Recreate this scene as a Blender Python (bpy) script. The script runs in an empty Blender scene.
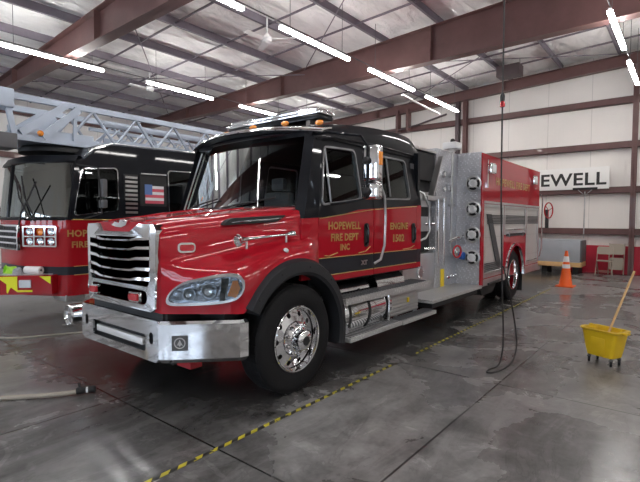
import bpy, bmesh, math, random
from math import sin, cos, pi, radians, sqrt, atan2
from mathutils import Vector, Matrix
random.seed(7)
C = bpy.context.scene.collection

# ------------------------------------------------------------------ materials
M = {}
def nodes(name):
    m = bpy.data.materials.new(name); m.use_nodes = True
    nt = m.node_tree; b = nt.nodes['Principled BSDF']
    M[name] = m
    return m, nt, b
def N(nt, typ, **k):
    n = nt.nodes.new(typ)
    for a, v in k.items():
        if a.startswith('i_'): n.inputs[a[2:].replace('_', ' ')].default_value = v
        else: setattr(n, a, v)
    return n
def L(nt, a, b): nt.links.new(a, b)
def mat(name, col, rough=.5, metal=0., coat=0., bump=0., bscale=30., var=0., spec=.5, emis=None, es=0.):
    m, nt, b = nodes(name)
    b.inputs['Base Color'].default_value = (*col, 1)
    b.inputs['Roughness'].default_value = rough
    b.inputs['Metallic'].default_value = metal
    b.inputs['Coat Weight'].default_value = coat
    b.inputs['Coat Roughness'].default_value = .03
    b.inputs['Specular IOR Level'].default_value = spec
    if emis:
        b.inputs['Emission Color'].default_value = (*emis, 1)
        b.inputs['Emission Strength'].default_value = es
    tc = N(nt, 'ShaderNodeTexCoord')
    if var:
        n = N(nt, 'ShaderNodeTexNoise'); n.inputs['Scale'].default_value = 3.5; n.inputs['Detail'].default_value = 5
        L(nt, tc.outputs['Object'], n.inputs['Vector'])
        r = N(nt, 'ShaderNodeMapRange'); r.inputs['To Min'].default_value = 1 - var; r.inputs['To Max'].default_value = 1 + var
        r.inputs['From Min'].default_value = .3; r.inputs['From Max'].default_value = .7
        L(nt, n.outputs['Fac'], r.inputs['Value'])
        h = N(nt, 'ShaderNodeVectorMath', operation='SCALE'); h.inputs[0].default_value = col
        L(nt, r.outputs[0], h.inputs['Scale']); L(nt, h.outputs[0], b.inputs['Base Color'])
    if bump:
        n = N(nt, 'ShaderNodeTexNoise'); n.inputs['Scale'].default_value = bscale
        L(nt, tc.outputs['Object'], n.inputs['Vector'])
        bp = N(nt, 'ShaderNodeBump'); bp.inputs['Strength'].default_value = bump; bp.inputs['Distance'].default_value = .02
        L(nt, n.outputs['Fac'], bp.inputs['Height']); L(nt, bp.outputs[0], b.inputs['Normal'])
    return m
mat('red', (.36, .003, .013), .6, 0, .85, spec=.1)
mat('red2', (.33, .005, .011), .6, 0, .7, spec=.1)
mat('black', (.006, .007, .010), .5, 0, .38, spec=.1)
mat('blackmat', (.012, .012, .013), .65)
mat('plastic', (.018, .019, .022), .5, spec=.3, bump=.15, bscale=120)
mat('stripe', (.016, .018, .024), .5, 0, .25, spec=.2)
mat('gold', (.50, .33, .10), .4, .5)
mat('chrome', (.80, .81, .83), .07, 1., bump=.04, bscale=5)
mat('steel', (.50, .50, .50), .3, 1., var=.15)
mat('alum', (.60, .60, .60), .32, .9, var=.08)
mat('frame_grey', (.22, .22, .23), .3, .8)
mat('bowl', (.25, .27, .30), .18, .9, bump=.6, bscale=25)
mat('door_alum', (.42, .40, .39), .42, .55, var=.04)
mat('ladder', (.36, .41, .49), .4, .35, var=.08)
mat('rubber', (.008, .008, .009), .7, spec=.25, bump=.2, bscale=60, var=.25)
mat('beam', (.125, .060, .056), .5, 0, .15, var=.12)
mat('beamdark', (.07, .05, .054), .55, var=.1)
mat('purlin', (.17, .15, .18), .55, var=.1)
mat('white', (.78, .78, .78), .5)
mat('orange', (.85, .12, .01), .45)
mat('refl', (.75, .75, .76), .3)
mat('amber', (.8, .25, .02), .2, 0, .8)
mat('redlens', (.45, .01, .02), .12, 0, 1.)
mat('yellow', (.72, .47, .01), .42, var=.06)
mat('chev', (.80, .80, .01), .4)
mat('wood', (.62, .40, .18), .55, var=.12)
mat('seat', (.09, .09, .10), .6)
mat('greybox', (.36, .39, .42), .5, var=.05)
mat('chairb', (.30, .26, .21), .5)
mat('redpaint', (.42, .008, .03), .5, var=.05)
mat('signw', (.82, .81, .79), .5)
mat('ink', (.015, .014, .014), .5)
mat('cord', (.02, .018, .018), .6)
mat('hosebeige', (.33, .29, .24), .75, bump=.4, bscale=90)
mat('hiviz', (.45, .85, .08), .7, bump=.5, bscale=20)
mat('paper', (.85, .84, .82), .8)
mat('label_y', (.85, .62, .02), .5)
mat('blue', (.03, .12, .42), .4)
mat('flagblue', (.10, .18, .42), .5)
mat('flagred', (.62, .10, .14), .5)
mat('dark_grey', (.10, .10, .105), .55)
mat('lampglass', (.75, .8, .85), .05, .85)
mat('tube', (1, 1, 1), .5, emis=(1.0, .97, .94), es=30)
mat('barlight', (.75, .75, .74), .15, .3)
mat('bed', (.02, .02, .022), .8)

def diamond(name, col, rough, sc=34., st=.8):
    m, nt, b = nodes(name)
    b.inputs['Metallic'].default_value = .6; b.inputs['Roughness'].default_value = rough
    b.inputs['Base Color'].default_value = (*col, 1)
    tc = N(nt, 'ShaderNodeTexCoord')
    hs = []
    for sgn in (1, -1):
        mp = N(nt, 'ShaderNodeMapping'); mp.inputs['Rotation'].default_value = (radians(45) * sgn, radians(40) * sgn, radians(45) * sgn)
        mp.inputs['Scale'].default_value = (1, 1, 1)
        L(nt, tc.outputs['Object'], mp.inputs['Vector'])
        v = N(nt, 'ShaderNodeTexVoronoi'); v.inputs['Scale'].default_value = sc; v.inputs['Randomness'].default_value = .15
        L(nt, mp.outputs[0], v.inputs['Vector']); hs.append(v.outputs['Distance'])
    a = N(nt, 'ShaderNodeMath', operation='MINIMUM'); L(nt, hs[0], a.inputs[0]); L(nt, hs[1], a.inputs[1])
    r = N(nt, 'ShaderNodeMapRange'); r.inputs['From Min'].default_value = .1; r.inputs['From Max'].default_value = .35
    r.inputs['To Min'].default_value = 1; r.inputs['To Max'].default_value = 0
    L(nt, a.outputs[0], r.inputs['Value'])
    bp = N(nt, 'ShaderNodeBump'); bp.inputs['Strength'].default_value = st; bp.inputs['Distance'].default_value = .006
    L(nt, r.outputs[0], bp.inputs['Height']); L(nt, bp.outputs[0], b.inputs['Normal'])
    mx = N(nt, 'ShaderNodeMapRange'); mx.inputs['To Min'].default_value = .85; mx.inputs['To Max'].default_value = 1.15
    L(nt, r.outputs[0], mx.inputs['Value'])
    h = N(nt, 'ShaderNodeVectorMath', operation='SCALE'); h.inputs[0].default_value = col
    L(nt, mx.outputs[0], h.inputs['Scale']); L(nt, h.outputs[0], b.inputs['Base Color'])
diamond('diamond', (.60, .61, .65), .32, 20., 1.)
diamond('tread', (.60, .60, .60), .38, 26., 1.)

def glass(name, col, refl):
    m = bpy.data.materials.new(name); m.use_nodes = True; nt = m.node_tree; M[name] = m
    nt.nodes.clear()
    out = N(nt, 'ShaderNodeOutputMaterial'); t = N(nt, 'ShaderNodeBsdfTransparent'); t.inputs[0].default_value = (*col, 1)
    g = N(nt, 'ShaderNodeBsdfGlossy'); g.inputs['Roughness'].default_value = .01; g.inputs[0].default_value = (.95, 1, .98, 1)
    lw = N(nt, 'ShaderNodeFresnel'); lw.inputs['IOR'].default_value = refl
    mx = N(nt, 'ShaderNodeMixShader'); L(nt, lw.outputs[0], mx.inputs[0]); L(nt, t.outputs[0], mx.inputs[1]); L(nt, g.outputs[0], mx.inputs[2])
    L(nt, mx.outputs[0], out.inputs[0])
glass('glass', (.70, .74, .73), 1.27)
glass('sideglass', (.30, .33, .34), 1.5)
glass('ws2glass', (.42, .52, .48), 3.0)
glass('lens', (.92, .94, .96), 1.5)

def ribbed(name, col, period, depth, axis, width=.1):
    """painted steel sheet with pressed ribs along the other axis"""
    m, nt, b = nodes(name)
    b.inputs['Base Color'].default_value = (*col, 1); b.inputs['Roughness'].default_value = .45
    tc = N(nt, 'ShaderNodeTexCoord'); s = N(nt, 'ShaderNodeSeparateXYZ'); L(nt, tc.outputs['Object'], s.inputs[0])
    def saw(p, w):
        d = N(nt, 'ShaderNodeMath', operation='DIVIDE'); L(nt, s.outputs[axis], d.inputs[0]); d.inputs[1].default_value = p
        f = N(nt, 'ShaderNodeMath', operation='FRACT'); L(nt, d.outputs[0], f.inputs[0])
        q = N(nt, 'ShaderNodeMath', operation='LESS_THAN'); L(nt, f.outputs[0], q.inputs[0]); q.inputs[1].default_value = w
        return q.outputs[0]
    a = saw(period, .35); c = saw(period * 10, .012)
    bp = N(nt, 'ShaderNodeBump'); bp.inputs['Strength'].default_value = .5; bp.inputs['Distance'].default_value = depth
    L(nt, a, bp.inputs['Height']); L(nt, bp.outputs[0], b.inputs['Normal'])
    n = N(nt, 'ShaderNodeTexNoise'); n.inputs['Scale'].default_value = .7; L(nt, tc.outputs['Object'], n.inputs['Vector'])
    r = N(nt, 'ShaderNodeMapRange'); r.inputs['To Min'].default_value = .9; r.inputs['To Max'].default_value = 1.08; L(nt, n.outputs['Fac'], r.inputs['Value'])
    e = N(nt, 'ShaderNodeMath', operation='MULTIPLY_ADD'); L(nt, c, e.inputs[0]); e.inputs[1].default_value = -.3; L(nt, r.outputs[0], e.inputs[2])
    h = N(nt, 'ShaderNodeVectorMath', operation='SCALE'); h.inputs[0].default_value = col
    L(nt, e.outputs[0], h.inputs['Scale']); L(nt, h.outputs[0], b.inputs['Base Color'])
ribbed('wallpanel', (.80, .77, .73), .13, .01, 0)
ribbed('wallpanel_y', (.78, .77, .75), .13, .01, 1)
ribbed('rolldoor', (.60, .58, .56), .045, .004, 2)
M['rolldoor'].node_tree.nodes['Principled BSDF'].inputs['Metallic'].default_value = .5
ribbed('battbox', (.52, .52, .52), .05, .006, 2)
M['battbox'].node_tree.nodes['Principled BSDF'].inputs['Metallic'].default_value = .85

# insulation of the roof: white vinyl facing with wrinkles
m, nt, b = nodes('insul')
b.inputs['Roughness'].default_value = .32
tc = N(nt, 'ShaderNodeTexCoord')
mp = N(nt, 'ShaderNodeMapping'); mp.inputs['Scale'].default_value = (1.6, .55, 1); L(nt, tc.outputs['Object'], mp.inputs['Vector'])
n = N(nt, 'ShaderNodeTexNoise'); n.inputs['Scale'].default_value = 1.6; n.inputs['Detail'].default_value = 4; n.inputs['Distortion'].default_value = .6
L(nt, mp.outputs[0], n.inputs['Vector'])
bp = N(nt, 'ShaderNodeBump'); bp.inputs['Strength'].default_value = .9; bp.inputs['Distance'].default_value = .32
L(nt, n.outputs['Fac'], bp.inputs['Height']); L(nt, bp.outputs[0], b.inputs['Normal'])
r = N(nt, 'ShaderNodeValToRGB'); r.color_ramp.elements[0].color = (.78, .78, .78, 1); r.color_ramp.elements[1].color = (.93, .93, .92, 1)
r.color_ramp.elements[0].position = .3; r.color_ramp.elements[1].position = .6
L(nt, n.outputs['Fac'], r.inputs[0]); L(nt, r.outputs[0], b.inputs['Base Color'])

# polished, partly wet concrete with sawn joints
JX = (-9.2, -6.63, -4.04, -1.46, 1.12); JY = (-3.3, -.62, 2.03, 4.67, 9.9, 15.0)
m, nt, b = nodes('concrete')
tc = N(nt, 'ShaderNodeTexCoord'); P = tc.outputs['Object']; s = N(nt, 'ShaderNodeSeparateXYZ'); L(nt, P, s.inputs[0])
def noise(scale, detail=5, dist=0., vec=None, rough=.5):
    n = N(nt, 'ShaderNodeTexNoise'); n.inputs['Scale'].default_value = scale; n.inputs['Detail'].default_value = detail
    n.inputs['Distortion'].default_value = dist; n.inputs['Roughness'].default_value = rough
    L(nt, vec or P, n.inputs['Vector']); return n.outputs['Fac']
def rng(v, a, b_, c=0., d=1., smooth=True):
    r = N(nt, 'ShaderNodeMapRange'); r.interpolation_type = 'SMOOTHSTEP' if smooth else 'LINEAR'
    r.inputs['From Min'].default_value = a; r.inputs['From Max'].default_value = b_; r.inputs['To Min'].default_value = c; r.inputs['To Max'].default_value = d
    L(nt, v, r.inputs['Value']); return r.outputs[0]
def mth(op, a, b_):
    n = N(nt, 'ShaderNodeMath', operation=op)
    for i, v in enumerate((a, b_)):
        if isinstance(v, (int, float)): n.inputs[i].default_value = v
        else: L(nt, v, n.inputs[i])
    return n.outputs[0]
joint = None
for ax, vals in ((0, JX), (1, JY)):
    for v in vals:
        d = mth('ABSOLUTE', mth('SUBTRACT', s.outputs[ax], v), 0)
        q = rng(d, .004, .012, 1, 0)
        joint = q if joint is None else mth('MAXIMUM', joint, q)
big = noise(.55, 6, .8); mid = noise(2.6, 7, .5, rough=.65); fine = noise(18, 4)
mp = N(nt, 'ShaderNodeMapping'); mp.inputs['Scale'].default_value = (1, .3, 1); mp.inputs['Rotation'].default_value = (0, 0, .25); L(nt, P, mp.inputs['Vector'])
streak = noise(3.2, 6, 1.2, mp.outputs[0], .6)
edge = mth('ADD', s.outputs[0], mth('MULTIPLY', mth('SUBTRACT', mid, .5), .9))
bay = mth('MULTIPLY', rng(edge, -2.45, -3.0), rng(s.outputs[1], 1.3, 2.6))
wet = mth('MAXIMUM', rng(big, .40, .66), mth('MULTIPLY', bay, .9))     # standing damp; truck bay darkened for wetness and the truck's shadow
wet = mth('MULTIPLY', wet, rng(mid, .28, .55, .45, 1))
crack = rng(mth('ABSOLUTE', mth('SUBTRACT', streak, .5), 0), .0, .018, 1, 0)
cr = N(nt, 'ShaderNodeValToRGB'); e = cr.color_ramp.elements
e[0].position = .34; e[0].color = (.065, .061, .060, 1); e[1].position = .66; e[1].color = (.30, .29, .285, 1)
tone = mth('ADD', mth('MULTIPLY', mid, .6), mth('MULTIPLY', streak, .4)); L(nt, tone, cr.inputs[0])
dk = mth('MULTIPLY', rng(wet, 0, 1, 1., .52, False), mth('MULTIPLY', rng(crack, 0, 1, 1, .82, False), rng(fine, .3, .7, .92, 1.08, False)))  # wet also carries the truck's shadow in the bay
shade_grime = mth('MULTIPLY', bay, rng(edge, -6.4, -5.6))  # truck's shadow, with floor dirt, darkened into the concrete colour
dk = mth('MULTIPLY', dk, rng(shade_grime, 0, 1, 1, .42, False))
lime = rng(noise(1.3, 8, 2.2, rough=.7), .57, .63)
dk = mth('MULTIPLY', dk, rng(lime, 0, 1, 1, 1.35, False))
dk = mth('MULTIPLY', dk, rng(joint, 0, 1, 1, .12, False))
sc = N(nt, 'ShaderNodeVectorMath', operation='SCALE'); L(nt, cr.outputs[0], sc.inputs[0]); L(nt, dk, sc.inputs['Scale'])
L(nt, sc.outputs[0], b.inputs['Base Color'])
ro = mth('ADD', rng(wet, 0, 1, .30, .13, False), mth('MULTIPLY', rng(mid, .4, .7), .10)); L(nt, ro, b.inputs['Roughness'])
bp = N(nt, 'ShaderNodeBump'); bp.inputs['Strength'].default_value = .12; bp.inputs['Distance'].default_value = .02
L(nt, mth('SUBTRACT', mth('MULTIPLY', mid, .5), joint), bp.inputs['Height']); L(nt, bp.outputs[0], b.inputs['Normal'])

# hazard tape
m, nt, b = nodes('tape'); b.inputs['Roughness'].default_value = .45
tc = N(nt, 'ShaderNodeTexCoord'); s = N(nt, 'ShaderNodeSeparateXYZ'); L(nt, tc.outputs['Object'], s.inputs[0])
ad = N(nt, 'ShaderNodeMath', operation='ADD'); L(nt, s.outputs[0], ad.inputs[0]); L(nt, s.outputs[1], ad.inputs[1])
dv = N(nt, 'ShaderNodeMath', operation='DIVIDE'); L(nt, ad.outputs[0], dv.inputs[0]); dv.inputs[1].default_value = .13
fr = N(nt, 'ShaderNodeMath', operation='FRACT'); L(nt, dv.outputs[0], fr.inputs[0])
lt = N(nt, 'ShaderNodeMath', operation='LESS_THAN'); L(nt, fr.outputs[0], lt.inputs[0]); lt.inputs[1].default_value = .52
nz = N(nt, 'ShaderNodeTexNoise'); nz.inputs['Scale'].default_value = 14; L(nt, tc.outputs['Object'], nz.inputs['Vector'])
g = N(nt, 'ShaderNodeMath', operation='GREATER_THAN'); L(nt, nz.outputs['Fac'], g.inputs[0]); g.inputs[1].default_value = .4
ml = N(nt, 'ShaderNodeMath', operation='MULTIPLY'); L(nt, lt.outputs[0], ml.inputs[0]); L(nt, g.outputs[0], ml.inputs[1])
mx = N(nt, 'ShaderNodeMix', data_type='RGBA'); mx.inputs[6].default_value = (.02, .02, .02, 1); mx.inputs[7].default_value = (.50, .43, .03, 1)
L(nt, ml.outputs[0], mx.inputs[0]); L(nt, mx.outputs[2], b.inputs['Base Color'])

# ------------------------------------------------------------------ mesh builder
class B:
    def __init__(self): self.bm = bmesh.new(); self.mi = 0
    def _new(self, n0):
        self.bm.faces.ensure_lookup_table()
        for f in self.bm.faces[n0:]: f.material_index = self.mi
    def face(self, pts):
        n = len(self.bm.faces); self.bm.faces.new([self.bm.verts.new(p) for p in pts]); self._new(n); return self
    def box(self, x0, x1, y0, y1, z0, z1, bev=0., seg=2, mtx=None):
        n = len(self.bm.faces); v = []
        for x in (x0, x1):
            for y in (y0, y1):
                for z in (z0, z1): v.append(self.bm.verts.new((x, y, z)))
        F = [(0, 1, 3, 2), (4, 6, 7, 5), (0, 4, 5, 1), (2, 3, 7, 6), (0, 2, 6, 4), (1, 5, 7, 3)]
        fs = [self.bm.faces.new([v[i] for i in f]) for f in F]
        if mtx is not None: bmesh.ops.transform(self.bm, matrix=mtx, verts=v)
        if bev:
            ed = list({e for f in fs for e in f.edges})
            bmesh.ops.bevel(self.bm, geom=ed, offset=bev, segments=seg, profile=.6, affect='EDGES')
        self._new(n); return self
    def loft(self, rings, closed=True, caps=True):
        n = len(self.bm.faces)
        R = [[self.bm.verts.new(p) for p in r] for r in rings]
        k = len(R[0])
        for a, b_ in zip(R[:-1], R[1:]):
            for i in range(k if closed else k - 1):
                j = (i + 1) % k
                try: self.bm.faces.new((a[i], a[j], b_[j], b_[i]))
                except ValueError: pass
        if caps and closed:
            for r in (R[0][::-1], R[-1]):
                try: self.bm.faces.new(r)
                except ValueError: pass
        self._new(n); return self
    def tube(self, pts, r, seg=8, closed=False):
        pts = [Vector(p) for p in pts]; rings = []; up = None
        rr = r if isinstance(r, (list, tuple)) else [r] * len(pts)
        for i, p in enumerate(pts):
            if closed: t = pts[(i + 1) % len(pts)] - pts[i - 1]
            else: t = pts[min(i + 1, len(pts) - 1)] - pts[max(i - 1, 0)]
            t.normalize()
            if up is None: up = Vector((0, 0, 1)) if abs(t.z) < .9 else Vector((1, 0, 0))
            a = t.cross(up)
            if a.length < 1e-4: a = t.orthogonal()
            a.normalize(); up = a.cross(t).normalized()
            rings.append([p + (a * cos(2 * pi * k / seg) + up * sin(2 * pi * k / seg)) * rr[i] for k in range(seg)])
        if closed: rings.append(rings[0])
        return self.loft(rings, True, not closed)
    def rod(self, p0, p1, r, seg=12): return self.tube([p0, p1], r, seg)
    def bar(self, p0, p1, w, h):
        p0 = Vector(p0); p1 = Vector(p1); t = (p1 - p0).normalized()
        up = Vector((0, 0, 1)) if abs(t.z) < .95 else Vector((0, 1, 0))
        a = t.cross(up).normalized(); u = a.cross(t)
        return self.loft([[p + a * x * w / 2 + u * y * h / 2 for x, y in ((-1, -1), (1, -1), (1, 1), (-1, 1))] for p in (p0, p1)])
    def lathe(self, o, ax, prof, seg=32, caps=True):
        """prof: (radius, distance along ax)"""
        o = Vector(o); t = Vector(ax).normalized(); a = t.orthogonal().normalized(); u = t.cross(a)
        return self.loft([[o + t * d + (a * cos(2 * pi * k / seg) + u * sin(2 * pi * k / seg)) * max(r, .0004) for k in range(seg)] for r, d in prof], True, caps)
    def torus(self, o, ax, R, r, seg=32, s2=8):
        o = Vector(o); t = Vector(ax).normalized(); a = t.orthogonal().normalized(); u = t.cross(a)
        return self.tube([o + (a * cos(2 * pi * k / seg) + u * sin(2 * pi * k / seg)) * R for k in range(seg)], r, s2, True)
    def ball(self, c, r, sx=1, sy=1, sz=1, seg=16):
        n = len(self.bm.faces)
        bmesh.ops.create_uvsphere(self.bm, u_segments=seg, v_segments=seg // 2 + 2, radius=r, matrix=Matrix.Translation(c) @ Matrix.Diagonal((sx, sy, sz, 1)))
        self._new(n); return self
    def plate(self, outer, holes, f, t, cuts=()):
        """outline with holes in (u,v); f(u,v,d) -> xyz, d is depth 0..t"""
        b2 = bmesh.new()
        for loop in [outer] + list(holes):
            vs = [b2.verts.new((u, v, 0)) for u, v in loop]
            for i in range(len(vs)): b2.edges.new((vs[i], vs[(i + 1) % len(vs)]))
        bmesh.ops.triangle_fill(b2, use_beauty=True, use_dissolve=False, edges=b2.edges[:])
        for (co, no) in cuts:
            bmesh.ops.bisect_plane(b2, geom=b2.verts[:] + b2.edges[:] + b2.faces[:], plane_co=(co[0], co[1], 0), plane_no=(no[0], no[1], 0))
        n = len(self.bm.faces)
        b2.verts.index_update()
        top = [self.bm.verts.new(f(v.co.x, v.co.y, 0)) for v in b2.verts]
        bot = [self.bm.verts.new(f(v.co.x, v.co.y, t)) for v in b2.verts]
        for fc in b2.faces:
            ix = [v.index for v in fc.verts]
            self.bm.faces.new([top[i] for i in ix]); self.bm.faces.new([bot[i] for i in reversed(ix)])
        for e in b2.edges:
            if len(e.link_faces) == 1:
                i, j = e.verts[0].index, e.verts[1].index
                self.bm.faces.new((top[i], bot[i], bot[j], top[j]))
        b2.free(); self._new(n); return self
    def assign(self, fn):
        for f in self.bm.faces: f.material_index = fn(f.calc_center_median())
        return self
    def build(self, name, mats, parent=None, loc=None, angle=35):
        """parent: the thing or part it belongs to; verts are given in world space"""
        if isinstance(mats, str): mats = [mats]
        me = bpy.data.meshes.new(name)
        o = bpy.data.objects.new(name, me); C.objects.link(o)
        off = Vector((0, 0, 0))
        if parent is not None: o.parent = parent; off = worldloc(parent)
        elif loc is not None: off = Vector(loc); o.location = off
        bmesh.ops.recalc_face_normals(self.bm, faces=self.bm.faces[:])
        bmesh.ops.translate(self.bm, verts=self.bm.verts[:], vec=-off)
        self.bm.to_mesh(me); self.bm.free()
        for k in mats: me.materials.append(M[k])
        me.shade_smooth(); me.set_sharp_from_angle(angle=radians(angle))
        return o
def worldloc(o):
    v = Vector(o.location)
    while o.parent: o = o.parent; v += Vector(o.location)
    return v
def tag(o, label, cat, group=None):
    o['label'] = label; o['category'] = cat
    if group: o['group'] = group
    return o
def thing(name, loc, label, cat, group=None):
    o = bpy.data.objects.new(name, None); C.objects.link(o); o.location = loc; o.empty_display_size = .2
    return tag(o, label, cat, group)
def struct(o): o['kind'] = 'structure'; return o
def copy_tree(o, parent=None):
    c = o.copy(); C.objects.link(c); c.parent = parent
    for ch in [x for x in C.objects if x.parent == o]: copy_tree(ch, c)
    return c
def text(name, s, f, size, matn, parent, sx=1., bold=0., depth=.003, align='CENTER', loc=None, width=None):
    cu = bpy.data.curves.new(name, 'FONT'); cu.body = s; cu.size = size; cu.align_x = align; cu.offset = bold; cu.resolution_u = 2; cu.space_character = 1.06
    t = bpy.data.objects.new(name, cu); C.objects.link(t)
    bpy.context.view_layer.update()
    me = bpy.data.meshes.new_from_object(t.evaluated_get(bpy.context.evaluated_depsgraph_get()))
    bpy.data.objects.remove(t); bpy.data.curves.remove(cu)
    if width: xs = [v.co.x for v in me.vertices]; sx = width / (max(xs) - min(xs))
    bb = B(); vs = [bb.bm.verts.new(f(v.co.x * sx, v.co.y, depth)) for v in me.vertices]
    vb = [bb.bm.verts.new(f(v.co.x * sx, v.co.y, -.001)) for v in me.vertices]
    for p in me.polygons:
        try: bb.bm.faces.new([vs[i] for i in p.vertices])
        except ValueError: pass
    cnt = {}
    for p in me.polygons:
        for k in p.edge_keys: cnt[k] = cnt.get(k, 0) + 1
    for (i, j), c in cnt.items():
        if c == 1:
            try: bb.bm.faces.new((vs[i], vs[j], vb[j], vb[i]))
            except ValueError: pass
    bpy.data.meshes.remove(me)
    return bb.build(name, matn, parent, loc=loc)
def interp(x, pts):
    if x <= pts[0][0]: return pts[0][1]
    for (a, va), (b_, vb) in zip(pts[:-1], pts[1:]):
        if x <= b_: return va + (vb - va) * (x - a) / (b_ - a)
    return pts[-1][1]
def cat(x, ks, vs):
    """smooth interpolation of a table"""
    n = len(ks)
    if x <= ks[0]: return vs[0]
    if x >= ks[-1]: return vs[-1]
    for i in range(n - 1):
        if x <= ks[i + 1]: break
    t = (x - ks[i]) / (ks[i + 1] - ks[i]); h = ks[i + 1] - ks[i]
    def sl(j):
        if j == 0: return (vs[1] - vs[0]) / (ks[1] - ks[0])
        if j == n - 1: return (vs[-1] - vs[-2]) / (ks[-1] - ks[-2])
        return (vs[j + 1] - vs[j - 1]) / (ks[j + 1] - ks[j - 1])
    a, b_ = sl(i) * h, sl(i + 1) * h
    return (2*t**3-3*t*t+1)*vs[i] + (t**3-2*t*t+t)*a + (3*t*t-2*t**3)*vs[i+1] + (t**3-t*t)*b_
def rrect(u0, u1, v0, v1, r, n=4):
    o = []
    for cx, cy, a0 in ((u1 - r, v1 - r, 0), (u0 + r, v1 - r, 90), (u0 + r, v0 + r, 180), (u1 - r, v0 + r, 270)):
        for k in range(n + 1):
            a = radians(a0 + 90 * k / n); o.append((cx + r * cos(a), cy + r * sin(a)))
    return o
def rpoly(pts, r, n=4):
    o = []; k = len(pts)
    for i in range(k):
        p = Vector(pts[i]); a = (Vector(pts[i - 1]) - p).normalized(); b_ = (Vector(pts[(i + 1) % k]) - p).normalized()
        for j in range(n + 1):
            t = j / n
            q = (p + a * r) * (1 - t) ** 2 + p * 2 * t * (1 - t) + (p + b_ * r) * t * t
            o.append((q.x, q.y))
    return o
def shrink(pts, d):
    cx = sum(p[0] for p in pts) / len(pts); cy = sum(p[1] for p in pts) / len(pts)
    mx = max(abs(p[0] - cx) for p in pts); my = max(abs(p[1] - cy) for p in pts)
    return [(cx + (x - cx) * (mx - d) / mx, cy + (y - cy) * (my - d) / my) for x, y in pts]

# ------------------------------------------------------------------ the building
XL, XR, YF, YB = -19.5, 12., -6.5, 17.2
def roofz(x): return 6.82 + .045 * (x + 4.6)
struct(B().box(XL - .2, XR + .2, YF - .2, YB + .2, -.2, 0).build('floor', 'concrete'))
b = B(); b.loft([[(x, YF - .2, roofz(x) + .02), (x, YB + .2, roofz(x) + .02), (x, YB + .2, roofz(x) + .35), (x, YF - .2, roofz(x) + .35)] for x in (XL - .2, XR + .2)])
struct(b.build('ceiling', 'insul'))
def wallx(name, y0, y1, m, holes=()):
    b = B(); b.plate([(XL, 0), (XR, 0), (XR, roofz(XR) + .02), (XL, roofz(XL) + .02)], holes, lambda u, v, d: (u, y0 + d, v), y1 - y0)
    return struct(b.build(name, m))
wallx('wall_back', 17.2, 17.35, 'wallpanel')
doors = [(-18, -13.6), (-12.6, -8.2), (-7, -2.6), (-1.4, 3)]
wallx('wall_front', YF - .15, YF, 'wallpanel', [[(a, .02), (c, .02), (c, 4.4), (a, 4.4)] for a, c in doors])
struct(B().box(XL - .15, XL, YF, YB, 0, roofz(XL) + .02).build('wall_left', 'wallpanel_y'))
struct(B().box(XR, XR + .15, YF, YB, 0, roofz(XR) + .02).build('wall_right', 'wallpanel_y'))
for z in (1.33, 2.65, 4.05, 5.42): pass
# closed overhead doors with two rows of windows behind the camera
tn = [0]
def trim(b, m):
    tn[0] += 1; return struct(b.build('trim_%d' % tn[0], m))
for i, (a, c) in enumerate(doors):
    hol = []
    for z0 in (1.3, 2.1, 2.9):
        for k in range(4):
            w = (c - a) / 4; hol.append([(a + k * w + .12, z0), (a + (k + 1) * w - .12, z0), (a + (k + 1) * w - .12, z0 + .55), (a + k * w + .12, z0 + .55)])
    b = B(); b.plate([(a, .02), (c, .02), (c, 4.4), (a, 4.4)], hol, lambda u, v, d: (u, YF - .1 + d, v), .05)
    dr = struct(b.build('door_%d' % (i + 1), 'white'))
# girts and columns on the back wall
for z in (1.33, 2.65, 4.05, 5.42):
    b = B(); b.box(XL, XR, 17.0, 17.2, z - .1, z - .085); b.box(XL, XR, 17.0, 17.2, z + .085, z + .1); b.box(XL, XR, 17.0, 17.012, z - .1, z + .1)
    trim(b, 'beam')
for z in (2., 4., 5.6):
    trim(B().box(XL, XL + .2, YF, 16.98, z - .1, z + .1), 'beam')
def ibeam(x, y, z0, z1, w=.2, d=.3, rot=False):
    b = B()
    if not rot: b.box(x - w/2, x + w/2, y - d, y - d + .02, z0, z1); b.box(x - w/2, x + w/2, y - .02, y, z0, z1); b.box(x - .01, x + .01, y - d, y, z0, z1)
    else: b.box(x - d/2, x - d/2 + .02, y - w, y, z0, z1); b.box(x + d/2 - .02, x + d/2, y - w, y, z0, z1); b.box(x - d/2, x + d/2, y - w/2 - .01, y - w/2 + .01, z0, z1)
    return b
for x in (-1.38, -6.69, -12.1, -17.2, 3.9): trim(ibeam(x, 17., 0, roofz(x) - .52, .14, .2), 'beam')
trim(B().box(-7.05, -6.92, 16.8, 17, 0, 6.2), 'beamdark')
for x in (-9.07, -9.54): trim(B().box(x - .06, x + .06, 16.75, 17, 5.3, 6.2), 'beam')
trim(B().tube([(-10.6, 16.8, 5.3), (-9.6, 16.8, 5.38), (-8.6, 16.8, 5.5), (-7.4, 16.8, 5.75)], .04), 'beamdark')
trim(B().box(-3.1, XR, 17.1, 17.19, 0, .88), 'redpaint')
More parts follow.
